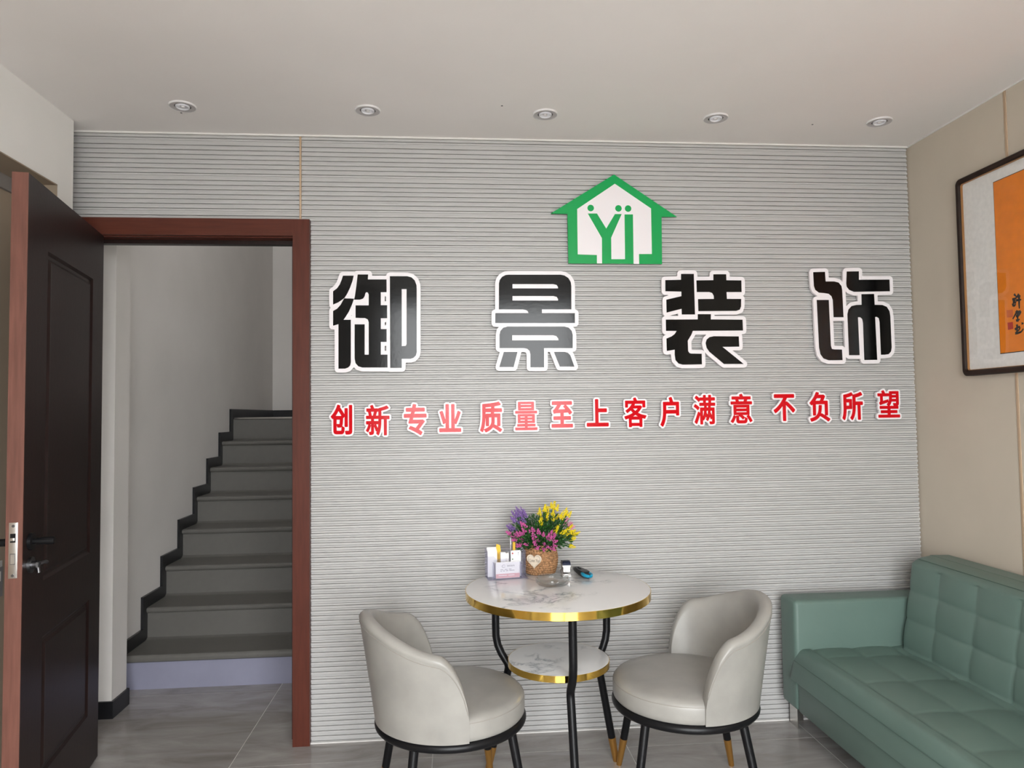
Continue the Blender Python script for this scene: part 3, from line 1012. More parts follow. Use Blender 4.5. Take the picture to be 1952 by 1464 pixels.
# ------------------------------------------------------------------ picture on the right wall
pic = thing('framed_calligraphy', 'dark wood framed calligraphy on bright orange paper hung on the beige wall', 'picture', (0, 0, 0))
PY0, PY1, PZ0, PZ1 = -1.42, -0.331, 1.456, 2.247


def rrect(y0, y1, z0, z1, r, seg=6):
    out = []
    for cy, cz, a0 in ((y1 - r, z1 - r, 0), (y0 + r, z1 - r, PI / 2), (y0 + r, z0 + r, PI), (y1 - r, z0 + r, 1.5 * PI)):
        for i in range(seg + 1):
            a = a0 + PI / 2 * i / seg
            out.append((cy + r * math.cos(a), cz + r * math.sin(a)))
    return out


def ring_x(name, loops_x, material, parent):
    """loft of closed (y,z) loops at given x, last joined back to the first"""
    bm = bmesh.new()
    rings = [[bm.verts.new((x, a, b)) for a, b in lp] for x, lp in loops_x]
    n = len(rings[0])
    for a, b in zip(rings, rings[1:] + rings[:1]):
        for k in range(n):
            bm.faces.new((a[k], a[(k + 1) % n], b[(k + 1) % n], b[k]))
    return from_bm(name, bm, material, parent, True, 30)


def inset(d, r):
    return rrect(PY0 + d, PY1 - d, PZ0 + d, PZ1 - d, r)


ring_x('frame', [(XR - 0.001, inset(0, 0.022)), (2.034, inset(0, 0.022)), (2.030, inset(0.004, 0.020)), (2.030, inset(0.017, 0.014)),
                 (2.036, inset(0.022, 0.010)), (XR - 0.001, inset(0.022, 0.010))], 'frame_wood', pic)
ring_x('fillet', [(2.047, inset(0.021, 0.010)), (2.0375, inset(0.021, 0.010)), (2.0375, inset(0.0240, 0.007)), (2.047, inset(0.0240, 0.007))], 'frame_fillet', pic)
mb = box('mat_board', (2.046, PY0 + 0.02, PZ0 + 0.02), (XR - 0.002, PY1 - 0.02, PZ1 - 0.02), 'mat_board', pic)
OY0, OY1, OZ0, OZ1 = -1.23, -0.519, 1.532, 2.178
box('border_line', (2.0452, OY0 - 0.003, OZ0 - 0.003), (2.0462, OY1 + 0.003, OZ1 + 0.003), 'ink', mb)
pp = box('orange_paper', (2.0440, OY0, OZ0), (2.0455, OY1, OZ1), 'orange_paper', pic)
for i, s in enumerate(STROKES):
    bm = bmesh.new()
    prev = None
    n = len(s)
    wv = [0.0042 * (1.15 - 0.55 * k / max(1, n - 1)) for k in range(n)]
    for k in range(n - 1):
        (a0, b0), (a1, b1) = s[k], s[k + 1]
        L = math.hypot(a1 - a0, b1 - b0)
        nx, nz = -(b1 - b0) / L, (a1 - a0) / L
        q = [(a0 + nx * wv[k], b0 + nz * wv[k]), (a1 + nx * wv[k + 1], b1 + nz * wv[k + 1]), (a1 - nx * wv[k + 1], b1 - nz * wv[k + 1]), (a0 - nx * wv[k], b0 - nz * wv[k])]
        bm.faces.new([bm.verts.new((2.0436 - 0.00002 * i - 0.000005 * k, a, b)) for a, b in q])
    from_bm('brush_stroke', bm, 'ink', pp)
for q, m_ in zip(SEALS, ('seal_faint', 'seal_red')):
    bm = bmesh.new()
    bm.faces.new([bm.verts.new((2.0437, a, b)) for a, b in q])
    from_bm('seal_stamp', bm, m_, pp)
from_data('glass_pane', [(2.0395, PY0 + 0.022, PZ0 + 0.022), (2.0395, PY1 - 0.022, PZ0 + 0.022), (2.0395, PY1 - 0.022, PZ1 - 0.022), (2.0395, PY0 + 0.022, PZ1 - 0.022)], [(0, 1, 2, 3)], 'picture_glass', pic)

# ------------------------------------------------------------------ round table
TC, TZ = (0.372, -0.430), 0.700
tab = thing('coffee_table', 'round two-tier table with white marble top, gold rim and black legs', 'table', (TC[0], TC[1], 0))


def disc(name, R, z1, th, parent):
    o = lathe(name, [(0.0, z1), (R - 0.004, z1), (R - 0.002, z1 - 0.0006), (R - 0.002, z1 - th), (0.0, z1 - th)], 'white_marble', parent, 96)
    e = lathe('gold_rim', [(R - 0.0022, z1 - 0.0007), (R, z1 - 0.0009), (R, z1 - th), (R - 0.0022, z1 - th - 0.0005), (R - 0.010, z1 - th - 0.0005)], 'gold', o, 96)
    return o


disc('table_top', 0.333, TZ, 0.027, tab)
disc('lower_shelf', 0.1825, 0.449, 0.023, tab)
for k, a in enumerate((33, -87, 153)):
    ca, sa = math.cos(math.radians(a)), math.sin(math.radians(a))
    pr = [(0.245, 0.6725), (0.246, 0.540), (0.245, 0.500), (0.238, 0.468), (0.224, 0.440), (0.208, 0.418), (0.199, 0.406), (0.196, 0.394), (0.198, 0.380), (0.206, 0.350), (0.284 - 0.0215, 0.095)]
    leg = tube('leg', [(r * ca, r * sa, z) for r, z in pr], 0.0142, 'black_metal', tab, 16)
    tube('foot_sleeve', [((0.284 - 0.0215) * ca, (0.284 - 0.0215) * sa, 0.096), (0.284 * ca, 0.284 * sa, 0.001)], [0.0148, 0.0118], 'gold_satin', leg, 16)
    tube('shelf_screw', [(0.178 * ca, 0.178 * sa, 0.412), (0.200 * ca, 0.200 * sa, 0.412)], 0.005, 'black_metal', leg, 8)

# ------------------------------------------------------------------ tub chairs
def make_chair(label, loc, facing, leg0, f=0.297):
    """local +x is where the chair faces; the shell wraps the -x half"""
    t = thing('tub_chair', label, 'chair', (loc[0], loc[1], 0), facing, 'grey tub chairs at the round table')
    R = 0.247
    lathe('seat', [(0.0, 0.338), (R - 0.006, 0.338), (R - 0.001, 0.344), (R, 0.355), (R, 0.386), (R - 0.003, 0.397), (R - 0.010, 0.405), (R - 0.026, 0.412),
                   (R - 0.07, 0.418), (0.10, 0.421), (0.0, 0.422)], 'leather', t, 72)
    torus('seat_piping', R - 0.0025, 0.0016, 'leather_seam', t, (0, 0, 0.3935), 72, 6)
    E, N, = math.radians(89), 72
    secs = []
    bm = bmesh.new()

    def ztop(th):
        a = abs(math.degrees(th))
        zz = 0.690 - 0.086 * (0.5 - 0.5 * math.cos(PI * min(a, 80) / 80))
        if a > 68:
            q = min(1.0, (a - 68) / 21.0)
            zz -= (zz - 0.405) * (0.55 * (1 - math.sqrt(max(0.0, 1 - q * q))) + 0.45 * q ** 2.0)
        return zz

    def rout(z):
        q = max(0.0, (z - 0.337) / 0.35)
        return R + 0.003 + 0.052 * q ** 1.05
    for i in range(N + 1):
        th = -E + 2 * E * i / N
        th = E * math.sin(PI / 2 * th / E) * 0.35 + th * 0.65
        zt = ztop(th)
        prof = []
        z0 = 0.337
        for k in range(15):                                # outside going up
            z = z0 + (zt - 0.022 - z0) * k / 14
            prof.append((rout(z), z))
        ro = rout(zt)
        tk = 0.046
        for k in range(1, 10):                             # rounded top
            b = PI * k / 10
            prof.append((ro - tk / 2 + tk / 2 * math.cos(b) - 0.001, zt - 0.022 + 0.022 * math.sin(b)))
        for k in range(15):                                # inside going down
            z = zt - 0.022 + (0.395 - (zt - 0.022)) * k / 14
            prof.append((rout(z) - tk, z))
        a = PI + th
        secs.append([bm.verts.new((r * math.cos(a), r * math.sin(a), z)) for r, z in prof])
    for a, b in zip(secs, secs[1:]):
        for k in range(len(a) - 1):
            bm.faces.new((a[k], b[k], b[k + 1], a[k + 1]))
    for s in (secs[0], secs[-1]):
        bm.faces.new(s)
    sh = from_bm('backrest', bm, 'leather', t, True, 60)
    # stitched seam just below the rolled top, outside
    pts = []
    for i in range(61):
        th = -E * 0.985 + 2 * E * 0.985 * i / 60
        z = ztop(th) - 0.030
        a = PI + th
        r = rout(z) + 0.0004
        pts.append((r * math.cos(a), r * math.sin(a), z))
    tube('stitched_seam', pts, 0.0012, 'leather_seam', sh, 6)
    torus('base_ring', 0.2375, 0.0145, 'black_metal', t, (0, 0, 0.3225), 72, 14)
    lathe('seat_board', [(0.0, 0.336), (0.235, 0.336), (0.235, 0.331), (0.0, 0.331)], 'black_metal', t, 48)
    for k in range(4):
        a = leg0 + PI / 2 * k
        ca, sa = math.cos(a), math.sin(a)
        top = (0.222, 0.315)
        m = 0.105 / 0.315
        mid_ = (f + (top[0] - f) * m, 0.105)
        lg = tube('leg', [(top[0] * ca, top[0] * sa, top[1]), (mid_[0] * ca, mid_[0] * sa, mid_[1])], [0.0150, 0.0138], 'black_metal', t, 16)
        tube('foot_sleeve', [(mid_[0] * ca, mid_[0] * sa, mid_[1] + 0.001), (f * ca, f * sa, 0.0012)], [0.0142, 0.0100], 'gold_satin', lg, 16)
    return t


make_chair('grey leather tub chair with black ring base between the round table and green sofa', (0.797, -0.540), math.radians(176), PI / 4 - math.radians(3))
make_chair('grey leather tub chair with black ring base on the door side of the round table', (-0.015, -0.578), math.radians(14), math.radians(46), 0.286)

# ------------------------------------------------------------------ green sofa
sofa = thing('sofa', 'sage green tufted leatherette sofa along the beige wall', 'sofa', (0, 0, 0))
FX, BX = 1.372, XR - 0.012
AY0, AY1, SYE = -0.062, -0.196, -1.95       # arm, and the far end of the sofa
box('armrest', (FX, AY1, 0.115), (BX - 0.02, AY0, 0.556), 'sofa_green', sofa, bevel=0.018, seg=4)
box('armrest', (FX, SYE, 0.115), (BX - 0.02, SYE + 0.134, 0.556), 'sofa_green', sofa, bevel=0.018, seg=4)
box('base_rail', (FX + 0.004, SYE + 0.134, 0.115), (BX - 0.02, AY1, 0.232), 'sofa_green', sofa, bevel=0.010, seg=3)


def tuft(u, v, nu, nv, depth):
    """0 on the seams, 1 in the middle of each cell"""
    a = abs(math.sin(PI * u * nu)) if nu else 1.0
    b = abs(math.sin(PI * v * nv)) if nv else 1.0
    return depth * (min(1.0, a ** 0.42) + min(1.0, b ** 0.42)) / 2


def pad(name, P, nu, nv, thick_fn, parent, corner=0.05):
    """cushion: closed grid; P(u, v, w) with w=0 back .. 1 front"""
    bm = bmesh.new()
    g = [[bm.verts.new(P(i / nu, j / nv, thick_fn(i / nu, j / nv))) for j in range(nv + 1)] for i in range(nu + 1)]
    for i in range(nu):
        for j in range(nv):
            bm.faces.new((g[i][j], g[i + 1][j], g[i + 1][j + 1], g[i][j + 1]))
    back = [[bm.verts.new(P(i / nu, j / nv, 0.0)) for j in (0, nv)] for i in range(nu + 1)]
    for i in range(nu):
        bm.faces.new((g[i][0], back[i][0], back[i + 1][0], g[i + 1][0]))
        bm.faces.new((g[i][nv], g[i + 1][nv], back[i + 1][1], back[i][1]))
        bm.faces.new((back[i][0], back[i][1], back[i + 1][1], back[i + 1][0]))
    for i in (0, nu):
        bm.faces.new([g[i][j] for j in range(nv + 1)] + [back[i][1], back[i][0]])
    return from_bm(name, bm, 'sofa_green', parent, True, 70)


def edge_round(t, r, L):
    """rounding near both ends of a span of length L: 0 at the end, 1 past r"""
    d = min(t, 1 - t) * L
    if d >= r:
        return 1.0
    q = 1 - d / r
    return math.sqrt(max(0.0, 1 - q * q))


# seat: u along the sofa (towards the camera), v from the front to the back, thickness upwards
SYA, SYB = AY1 + 0.036, SYE + 0.134
SL = SYA - SYB


def seat_P(u, v, w):
    y = SYA - SL * u
    x = FX - 0.010 + 0.56 * v
    return (x, y, 0.238 + w)


def seat_w(u, v):
    er = edge_round(u, 0.030, SL)
    d = v * 0.56
    fr = 1.0 if d > 0.045 else math.sqrt(max(0.0, 1 - (1 - d / 0.045) ** 2))
    base = 0.012 + (0.112 - 0.012) * er * fr
    vv = max(0.0, (d - 0.085) / 0.165)
    uu = u * SL / 0.262 + 0.5
    s1 = abs(math.sin(PI * uu)) ** 0.45 if d > 0.085 else 1.0
    s2 = abs(math.sin(PI * vv)) ** 0.45 if d > 0.075 else 1.0
    return base + 0.014 * (0.5 * s1 + 0.5 * s2) * min(1, er) * fr


sc = pad('seat_cushion', seat_P, 190, 70, seat_w, sofa)
tube('front_seam', [(FX - 0.006 + 0.0003, SYA - 0.03 - (SL - 0.06) * i / 30, 0.318) for i in range(31)], 0.0011, 'sofa_seam', sc, 6)

# backrest: leans back, u along the sofa, v up
BYA, BYB = AY1 - 0.004, SYE + 0.138
BL = BYA - BYB


def back_P(u, v, w):
    y = BYA - BL * u
    z = 0.335 + 0.390 * v
    x = (1.908 + 0.064 * v) - w
    return (x, y, z)


def back_w(u, v):
    er = edge_round(u, 0.035, BL)
    d = (1 - v) * 0.39
    tp = 1.0 if d > 0.035 else math.sqrt(max(0.0, 1 - (1 - d / 0.035) ** 2))
    base = 0.095 * (0.35 + 0.65 * er) * (0.30 + 0.70 * tp)
    uu = u * BL / 0.196
    vv = (v * 0.39 - 0.035) / 0.112
    s1 = abs(math.sin(PI * uu)) ** 0.40 if d > 0.03 else 1.0
    s2 = abs(math.sin(PI * vv)) ** 0.40 if 0.06 < d else 1.0
    return base + 0.018 * (0.55 * s1 + 0.45 * s2) * er * tp


bk = pad('backrest', back_P, 200, 72, back_w, sofa)
prism('back_frame', [(1.89, 0.24), (BX - 0.004, 0.24), (BX - 0.004, 0.712), (BX - 0.012, 0.724), (1.958, 0.726), (1.953, 0.70)], BYB, BYA, 'y', 'sofa_green', sofa)
tube('top_seam', [(1.8860, BYA - 0.03 - (BL - 0.06) * i / 20, 0.7175) for i in range(21)], 0.0011, 'sofa_seam', bk, 6)
for yy in (-0.012, SYE + 0.10):
    lg = boxes('leg', [((1.425, yy - 0.075, 0.0), (1.430, yy, 0.120)), ((1.425, yy - 0.075, 0.110), (1.50, yy, 0.1155)), ((1.425, yy - 0.005, 0.0), (1.485, yy, 0.110))], 'steel', sofa)
    lg['label'] = 'chrome bracket leg'

# ------------------------------------------------------------------ basket of artificial flowers
PC = (0.341, -0.186)
pot = thing('flower_basket', 'woven rope basket of yellow, pink and purple artificial flowers with a wooden heart', 'flower pot', (PC[0], PC[1], TZ))
bm = bmesh.new()
NA, ROWS, PR = 200, 13, 7
PHH = 0.116


def pot_r(z):
    q = z / PHH
    return 0.050 + 0.0165 * math.sin(PI * min(1, q * 0.93 + 0.07)) ** 0.8 + 0.003 * q


rings = []
for j in range(ROWS * PR + 1):
    z = PHH * j / (ROWS * PR)
    row = j // PR
    ph = (j % PR) / PR
    bulge = math.sin(PI * ph)
    ring = []
    for i in range(NA):
        a = 2 * PI * i / NA
        tw = 0.5 + 0.5 * math.sin(a * 34 + row * 2.1 + ph * 2.6)
        r = pot_r(z) + 0.0066 * bulge * (0.30 + 0.70 * tw) - 0.0035
        ring.append(bm.verts.new((r * math.cos(a), r * math.sin(a), z)))
    rings.append(ring)
for a, b in zip(rings, rings[1:]):
    for i in range(NA):
        bm.faces.new((a[i], a[(i + 1) % NA], b[(i + 1) % NA], b[i]))
bm.faces.new(rings[0])
top = rings[-1]
inn = [bm.verts.new((v.co.x * 0.90, v.co.y * 0.90, PHH - 0.012)) for v in top]
for i in range(NA):
    bm.faces.new((top[i], top[(i + 1) % NA], inn[(i + 1) % NA], inn[i]))
bm.faces.new(inn)
from_bm('basket', bm, 'basket', pot, True)
# heart tag wrapped on the front of the basket
ha = math.atan2(-0.243 - PC[1], 0.313 - PC[0])


def heart(s, n=40):
    out = []
    for i in range(n):
        t = 2 * PI * i / n
        x = 16 * math.sin(t) ** 3
        y = 13 * math.cos(t) - 5 * math.cos(2 * t) - 2 * math.cos(3 * t) - math.cos(4 * t)
        out.append((x / 33 * s, (y + 2) / 33 * s))
    return out


HM = Matrix.Translation((0.0735 * math.cos(ha), 0.0735 * math.sin(ha), 0.058)) @ rz(ha + PI / 2) @ Matrix.Rotation(PI / 2, 4, 'X')


def flat_plate(name, loops, thick, M, material, parent):
    me = curve_mesh(loops, thick)
    me.transform(M)
    me.materials.clear()
    me.materials.append(MATS[material])
    return link(bpy.data.objects.new(name, me), parent)


ht = flat_plate('heart_tag', [heart(0.062)], 0.003, HM, 'heart_wood', pot)
flat_plate('heart_outline', [heart(0.052), heart(0.0505)], 0.0006, HM @ Matrix.Translation((0, 0, 0.0015)), 'heart_ink', ht)
flat_text('heart_lettering', 'I Love You', HM @ Matrix.Translation((0, 0.004, 0.0022)), 0.047, 'heart_ink', ht, 0.35, 0.0125)


def spike_mesh(name, material, seed, L=0.030, R=0.0062, nb=20, size=0.0046):
    rnd = random.Random(seed)
    bm = bmesh.new()
    for k in range(nb):
        t = k / (nb - 1)
        rr = R * (1 - 0.72 * t) * rnd.uniform(0.6, 1.15)
        a = k * 2.4 + rnd.uniform(-.4, .4)
        s = size * (1 - 0.45 * t) * rnd.uniform(0.75, 1.25)
        M = Matrix.Translation((rr * math.cos(a), rr * math.sin(a), L * t)) @ rz(a) @ Matrix.Rotation(rnd.uniform(0.3, 1.0), 4, 'Y') @ Matrix.Diagonal((0.55 * s, 0.65 * s, 1.25 * s, 1))
        vs = [bm.verts.new(M @ Vector(v)) for v in ((1, 0, 0), (0, 1, 0), (-1, 0, 0), (0, -1, 0), (0, 0, 1), (0, 0, -1))]
        for f in ((0, 1, 4), (1, 2, 4), (2, 3, 4), (3, 0, 4), (1, 0, 5), (2, 1, 5), (3, 2, 5), (0, 3, 5)):
            bm.faces.new([vs[i] for i in f])
    me = bpy.data.meshes.new(name)
    bm.to_mesh(me)
    bm.free()
    me.materials.append(MATS[material])
    return me


FL = {
 'yellow': ('petal_yellow', -0.01, [(1043, 966), (1054, 960), (1062, 963), (1033, 975), (1047, 982), (1060, 985), (1037, 990), (1048, 972), (1058, 974), (1085, 973), (1092, 978), (1080, 985), (1075, 980),
   (1068, 1005), (1063, 1012), (1095, 1008), (1100, 1016), (1108, 1018), (1092, 1018), (1104, 1025), (1088, 1022), (1078, 1030), (1100, 1035), (1098, 1047), (1072, 1020), (1096, 1024), (1084, 1014)]),
 'purple': ('petal_purple', 0.0, [(988, 970), (997, 972), (1003, 978), (982, 982), (978, 988), (990, 985), (998, 988), (975, 1003), (972, 1008), (980, 1008), (993, 998), (985, 994), (1001, 984), (986, 978)]),
 'pink': ('petal_pink', -0.055, [(967, 1012), (972, 1017), (985, 1012), (995, 1005), (998, 995), (983, 1018), (977, 1026), (990, 1028), (985, 1037), (998, 1035), (1013, 1020), (1015, 1016), (1028, 1010),
   (1035, 1013), (1045, 1018), (1050, 1022), (1058, 1020), (1060, 1030), (1015, 1030), (1025, 1028), (1022, 1042), (1038, 1035), (1040, 1043), (1035, 1048), (1060, 1040), (1052, 1012), (1013, 1003)]),
 'rose': ('petal_rose', 0.01, [(1083, 988), (1090, 995), (1095, 1000), (1085, 1000), (1098, 1004)]),
}
rnd = random.Random(11)
leaves = [[], []]          # two greens


def leaf(p, d, L, w, which):
    d = d.normalized()
    s = d.cross(Vector((rnd.uniform(-1, 1), rnd.uniform(-1, 1), rnd.uniform(-1, 1)))).normalized()
    up = s.cross(d) * (0.12 * L)
    leaves[which].append([p, p + d * L * 0.5 + s * w + up, p + d * L, p + d * L * 0.5 - s * w + up])


for fam, (pm, yo, lst) in FL.items():
    meshes = [spike_mesh(fam + '_spike', pm, 100 + k + len(fam), L=0.024 if fam != 'purple' else 0.030) for k in range(4)]
    for (px, py) in lst + [(a + rnd.uniform(-6, 6), b + rnd.uniform(-3, 7)) for a, b in lst[::2]]:
        tip = Vector((0.341 + (px - 1033) * 0.00205 - PC[0], yo + rnd.uniform(-0.022, 0.022), 0.812 - (py - 1042) * 0.00201 - TZ))
        if fam == 'pink':
            tip.y -= 0.018 * max(0, 1 - abs(tip.x) / 0.1)
        base = Vector((tip.x * 0.30, tip.y * 0.35, PHH - 0.008))
        d = (tip - base).normalized()
        if tip.z < PHH + 0.03:
            d = (d + Vector((0, 0, -0.15))).normalized()
        o = bpy.data.objects.new('flower_spike', rnd.choice(meshes))
        q = Vector((0, 0, 1)).rotation_difference(d)
        o.rotation_mode = 'QUATERNION'
        o.rotation_quaternion = q
        o.location = tip - d * 0.022
        o.scale = [rnd.uniform(0.80, 1.12) * (1.15 if fam in ('yellow', 'purple') else 1.0)] * 3
        link(o, pot)
        for k in range(22):
            t = rnd.uniform(0.08, 0.9)
            p = base.lerp(tip - d * 0.015, t) + Vector((rnd.uniform(-1, 1), rnd.uniform(-1, 1), rnd.uniform(-1, 1))) * 0.007
            leaf(p, d + Vector((rnd.uniform(-1, 1), rnd.uniform(-1, 1), rnd.uniform(-.6, .8))) * 0.9, rnd.uniform(0.012, 0.022), rnd.uniform(0.0022, 0.0040), 0 if rnd.random() < 0.55 else 1)
for k in range(1100):
    a, e = rnd.uniform(0, 2 * PI), rnd.uniform(-0.15, 1.35)
    r = rnd.uniform(0.35, 1.0)
    d = Vector((math.cos(a) * math.cos(e), math.sin(a) * math.cos(e) * 0.6, math.sin(e)))
    p = Vector((d.x * 0.115 * r + 0.01, d.y * 0.115 * r, PHH + d.z * 0.115 * r))
    leaf(p, d + Vector((rnd.uniform(-1, 1), rnd.uniform(-1, 1), rnd.uniform(-.5, .5))) * 0.7, rnd.uniform(0.012, 0.022), rnd.uniform(0.002, 0.0038), 0 if rnd.random() < 0.5 else 1)
for w_, nm in ((0, 'leaf_green'), (1, 'leaf_dark')):
    vv, ff = [], []
    for q in leaves[w_]:
        ff.append((len(vv), len(vv) + 1, len(vv) + 2, len(vv) + 3))
        vv += q
    f_ = from_data('foliage', vv, ff, nm, pot, fix=False)
    f_['kind'] = 'stuff'

# ------------------------------------------------------------------ card holder and what is in it
CA = math.radians(8.5)
CM = Matrix.Translation((0.125, -0.258, TZ)) @ rz(CA)
hold = thing('card_holder', 'clear violet-tinted acrylic card holder on the marble table top', 'card holder', (0.125, -0.258, TZ), CA)
# local: x along the front, -y towards the room
T_ = 0.0022
box('base_plate', (0.0, -0.034, 0.0), (0.153, 0.040, 0.003), 'acrylic_edge', hold)
prism('front_pocket', [(0.024, 0.003), (0.128, 0.003), (0.128, 0.064), (0.024, 0.064)], -0.0335, -0.0335 + T_, 'y', 'acrylic', hold)
prism('middle_panel', [(0.002, 0.003), (0.151, 0.003), (0.151, 0.092), (0.132, 0.092), (0.120, 0.072), (0.040, 0.072), (0.027, 0.084), (0.002, 0.084)], -0.004, -0.004 + T_, 'y', 'acrylic', hold)
prism('back_panel', [(0.002, 0.003), (0.151, 0.003), (0.151, 0.108), (0.002, 0.110)], 0.037, 0.037 + T_, 'y', 'acrylic', hold)
for x, y0, y1, h in ((0.0, -0.004, 0.039, 0.108), (0.1510, -0.004, 0.039, 0.105), (0.022, -0.0335, -0.004, 0.062), (0.128, -0.0335, -0.004, 0.062)):
    prism('side_panel', [(y0, 0.003), (y1, 0.003), (y1, h), (y0, h - 0.006)], x, x + T_, 'x', 'acrylic_edge', hold)
for x in (0.046, 0.096):
    prism('divider', [(-0.001, 0.003), (0.036, 0.003), (0.036, 0.098), (-0.001, 0.090)], x, x + T_, 'x', 'acrylic', hold)


def on_holder(name, label, cat, x, y, z=0.0035, a=0.0, group=None):
    o = thing(name, label, cat, CM @ Vector((x, y, z)), CA + a, group)
    return o


bc = on_holder('business_cards', 'stack of white business cards with pink foot in the front pocket', 'cards', 0.076, -0.0205)
box('card_stack', (-0.047, -0.006, 0.0), (0.047, 0.010, 0.056), 'card_white', bc)
fc = box('front_card', (-0.0465, -0.0072, 0.0), (0.0465, -0.006, 0.061), 'card_white', bc)
box('pink_foot', (-0.0465, -0.0076, 0.001), (0.0465, -0.0071, 0.017), 'card_pink', fc)
FT = Matrix.Translation((0.0, -0.0076, 0.0)) @ Matrix.Rotation(PI / 2, 4, 'X')
flat_text('card_title', '御景装饰', FT @ Matrix.Translation((0.012, 0.046, 0)), 0.029, 'print_grey', fc)
bm = bmesh.new()
for i in range(18):
    a0, a1 = 0.5 + 5.2 * i / 18, 0.5 + 5.2 * (i + 1) / 18
    q = []
    for a, r in ((a0, 0.0045), (a1, 0.0045), (a1, 0.0055), (a0, 0.0055)):
        q.append(bm.verts.new((-0.016 + r * 1.3 * math.cos(a), -0.0077, 0.0455 + r * math.sin(a))))
    bm.faces.new(q)
from_bm('card_logo', bm, 'print_grey', fc)
for x0, x1, z in ((-0.029, -0.018, 0.0315), (-0.012, -0.001, 0.0320), (0.004, 0.014, 0.0325), (-0.029, -0.023, 0.0265), (-0.019, -0.011, 0.0268), (-0.007, 0.002, 0.0270), (0.006, 0.026, 0.0275)):
    box('print_line', (x0, -0.0078, z), (x1, -0.0072, z + 0.0016), 'print_grey', fc)
for x0, x1 in ((-0.036, -0.004), (0.002, 0.026)):
    box('print_line', (x0, -0.0081, 0.0095), (x1, -0.0076, 0.0120), 'card_white', fc)

lf = on_holder('leaflets', 'white folded leaflets in the left compartment of the card holder', 'leaflets', 0.024, 0.014)
for k in range(4):
    box('sheet', (-0.019, -0.008 + 0.006 * k, 0.0), (0.018, -0.006 + 0.006 * k, 0.098 + 0.004 * k), 'card_white', lf)
cp = on_holder('cigarette_pack', 'small white and yellow packet in the middle of the card holder', 'packet', 0.071, 0.010)
box('packet_body', (-0.016, -0.009, 0.0), (0.004, 0.009, 0.092), 'card_white', cp, bevel=0.001)
box('packet_side', (0.004, -0.009, 0.0), (0.017, 0.009, 0.088), 'mat_board', cp, bevel=0.001)
sk = on_holder('sticky_note', 'yellow sticky note poking out of the card holder', 'note', 0.052, 0.022, 0.0035)
prism('note_sheet', [(-0.008, 0.0), (0.008, 0.0), (0.008, 0.100), (0.006, 0.116), (-0.008, 0.122), (-0.010, 0.112)], 0.0, 0.003, 'y', 'sticky_yellow', sk)
wc = on_holder('membership_card', 'white rounded card with red and green print standing in the card holder', 'card', 0.113, -0.0055, 0.0035)
cr_ = 0.004
prism('card', [(-0.020, 0.0), (0.020, 0.0), (0.020, 0.094), (0.0185, 0.0975), (0.016, 0.099), (-0.016, 0.099), (-0.0185, 0.0975), (-0.020, 0.094)], -0.0024, -0.0012, 'y', 'card_white', wc)
for (x, z, r, m_) in ((-0.013, 0.088, 0.0034, 'print_red'), (0.010, 0.089, 0.0020, 'print_grey'), (-0.013, 0.066, 0.0026, 'leaf_green')):
    prism('print_dot', [(x + r * math.cos(2 * PI * i / 14), z + r * math.sin(2 * PI * i / 14)) for i in range(14)], -0.0030, -0.0024, 'y', m_, wc)
for (x, z) in ((-0.013, 0.081), (0.010, 0.081)):
    box('print_line', (x - 0.003, -0.0030, z), (x + 0.003, -0.0024, z + 0.001), 'print_grey', wc)
yp = on_holder('yellow_marker', 'yellow capped marker standing in the right compartment of the card holder', 'pen', 0.112, 0.016)
tube('barrel', [(0, 0, 0), (0, 0, 0.085)], 0.0052, 'white_plastic', yp, 14)
tube('cap', [(0, 0, 0.085), (0, 0, 0.126), (0, 0, 0.128)], [0.0056, 0.0056, 0.004], 'sticky_yellow', yp, 14)
bp_ = on_holder('black_pen', 'black pen leaning in the right compartment of the card holder', 'pen', 0.128, 0.014)
tube('barrel', [(0, 0, 0.0), (0.004, 0.004, 0.075)], 0.0048, 'black_plastic', bp_, 12)
tube('cap', [(0.004, 0.004, 0.075), (0.009, 0.008, 0.126)], [0.0054, 0.0044], 'black_plastic', bp_, 12)
tube('clip', [(0.0095, 0.003, 0.122), (0.0075, 0.001, 0.090)], 0.0012, 'steel_dark', bp_, 8)
rl = on_holder('clear_ruler', 'tall clear plastic strip standing upright in the card holder', 'ruler', 0.1025, 0.022)
box('strip', (-0.004, -0.001, 0.0), (0.004, 0.001, 0.160), 'acrylic', rl, bevel=0.0004)
box('strip_edge', (-0.0045, -0.0012, 0.0), (-0.0032, 0.0012, 0.160), 'card_white', rl)

# ------------------------------------------------------------------ ashtray, stapler, cutter
ash = thing('ashtray', 'round clear glass ashtray on the marble table top', 'ashtray', (0.360, -0.390, TZ))
bm = bmesh.new()
NA = 72
prof = [(0.0, 0.0008), (0.044, 0.0008), (0.056, 0.004), (0.0615, 0.012), (0.0625, 0.026), (0.0605, 0.0285), (0.0570, 0.0275), (0.0545, 0.018), (0.048, 0.0095), (0.035, 0.0075), (0.0, 0.0075)]
rings = []
for i in range(NA):
    a = 2 * PI * i / NA
    notch = 0.0
    for na in (0.6, 0.6 + 2 * PI / 3, 0.6 + 4 * PI / 3):
        dd = abs((a - na + PI) % (2 * PI) - PI)
        notch = max(notch, math.exp(-(dd / 0.10) ** 2))
    rings.append([bm.verts.new((r * math.cos(a), r * math.sin(a), z - (0.008 * notch if z > 0.02 else 0.0))) for r, z in prof])
for i in range(NA):
    a, b = rings[i], rings[(i + 1) % NA]
    for k in range(len(prof) - 1):
        bm.faces.new((a[k], b[k], b[k + 1], a[k + 1]))
bmesh.ops.remove_doubles(bm, verts=bm.verts, dist=1e-6)
from_bm('bowl', bm, 'ashtray_glass', ash, True, 60)

stp = thing('stapler', 'small silver and navy stapler standing beside the woven basket', 'stapler', (0.4320, -0.272, TZ), math.radians(-4))
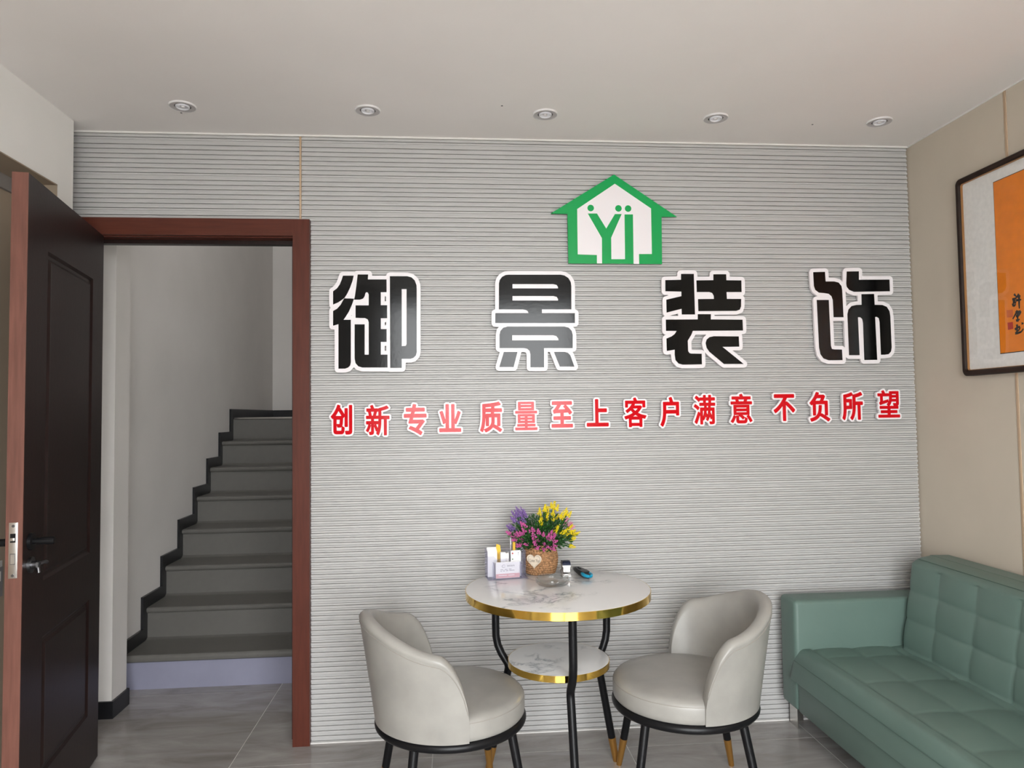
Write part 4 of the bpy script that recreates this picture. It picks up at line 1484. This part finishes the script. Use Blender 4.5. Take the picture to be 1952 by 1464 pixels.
# local +y runs away from the room
box('foot', (-0.017, -0.006, 0.0), (0.017, 0.110, 0.007), 'white_plastic', stp, bevel=0.003)
box('anvil', (-0.013, 0.004, 0.007), (0.013, 0.030, 0.0095), 'steel', stp, bevel=0.001)
prism('magazine', [(0.006, 0.018), (0.008, 0.036), (0.105, 0.030), (0.108, 0.008)], -0.012, 0.012, 'x', 'steel', stp)
box('front_plate', (-0.009, 0.003, 0.016), (0.009, 0.009, 0.040), 'white_plastic', stp, bevel=0.001)
box('top_jaw', (-0.0165, 0.002, 0.036), (0.0165, 0.020, 0.0425), 'white_plastic', stp, bevel=0.0015)
bm = bmesh.new()
sp = [(0.002, 0.042), (0.004, 0.049), (0.012, 0.055), (0.040, 0.055), (0.095, 0.046), (0.108, 0.034), (0.106, 0.028), (0.020, 0.038)]
lo = [bm.verts.new((-0.0155, a, b)) for a, b in sp]
hi = [bm.verts.new((0.0155, a, b)) for a, b in sp]
bm.faces.new(lo)
bm.faces.new(hi[::-1])
for i in range(len(sp)):
    bm.faces.new((lo[i], lo[(i + 1) % len(sp)], hi[(i + 1) % len(sp)], hi[i]))
bmesh.ops.bevel(bm, geom=bm.edges[:], offset=0.0022, segments=2, affect='EDGES')
from_bm('cover', bm, 'navy_plastic', stp, True, 50)

cut = thing('utility_cutter', 'black and teal utility cutter lying by the stapler', 'cutter', (0.492, -0.215, TZ), math.atan2(-0.213, 0.038) + PI)
# local -x is the handle end (towards the room), +x the tip
prism('blade', [(0.060, -0.003), (0.098, -0.001), (0.100, 0.002), (0.060, 0.005)], 0.007, 0.0082, 'z', 'steel', cut)
prism('nose', [(0.030, -0.008), (0.062, -0.005), (0.066, 0.0), (0.062, 0.006), (0.030, 0.009)], 0.0025, 0.0125, 'z', 'steel_dark', cut)
bm = bmesh.new()
bp2 = [(0.042, -0.009), (0.030, -0.0125), (-0.030, -0.016), (-0.076, -0.0165), (-0.076, 0.0165), (-0.030, 0.016), (0.030, 0.0125), (0.042, 0.009)]
lo = [bm.verts.new((a, b, 0.0008)) for a, b in bp2]
hi = [bm.verts.new((a, b, 0.018 + (0.003 if a < 0 else 0.0))) for a, b in bp2]
bm.faces.new(lo)
bm.faces.new(hi[::-1])
for i in range(len(bp2)):
    bm.faces.new((lo[i], lo[(i + 1) % len(bp2)], hi[(i + 1) % len(bp2)], hi[i]))
bmesh.ops.bevel(bm, geom=bm.edges[:], offset=0.003, segments=2, affect='EDGES')
from_bm('body', bm, 'black_plastic', cut, True, 50)
box('slider', (-0.010, -0.004, 0.0185), (0.012, 0.004, 0.0230), 'black_plastic', cut, bevel=0.0015)
for s in (-1, 1):
    pts = [(-0.062, s * 0.0125, 0.0125), (-0.076, s * 0.0145, 0.0125), (-0.092, s * 0.0140, 0.0115), (-0.106, s * 0.0075, 0.0105), (-0.109, s * 0.001, 0.0105)]
    tube('teal_grip', pts, [0.0060, 0.0066, 0.0066, 0.0060, 0.0055], 'teal_plastic', cut, 12)
box('grip_core', (-0.098, -0.009, 0.004), (-0.050, 0.009, 0.016), 'black_plastic', cut, bevel=0.003)
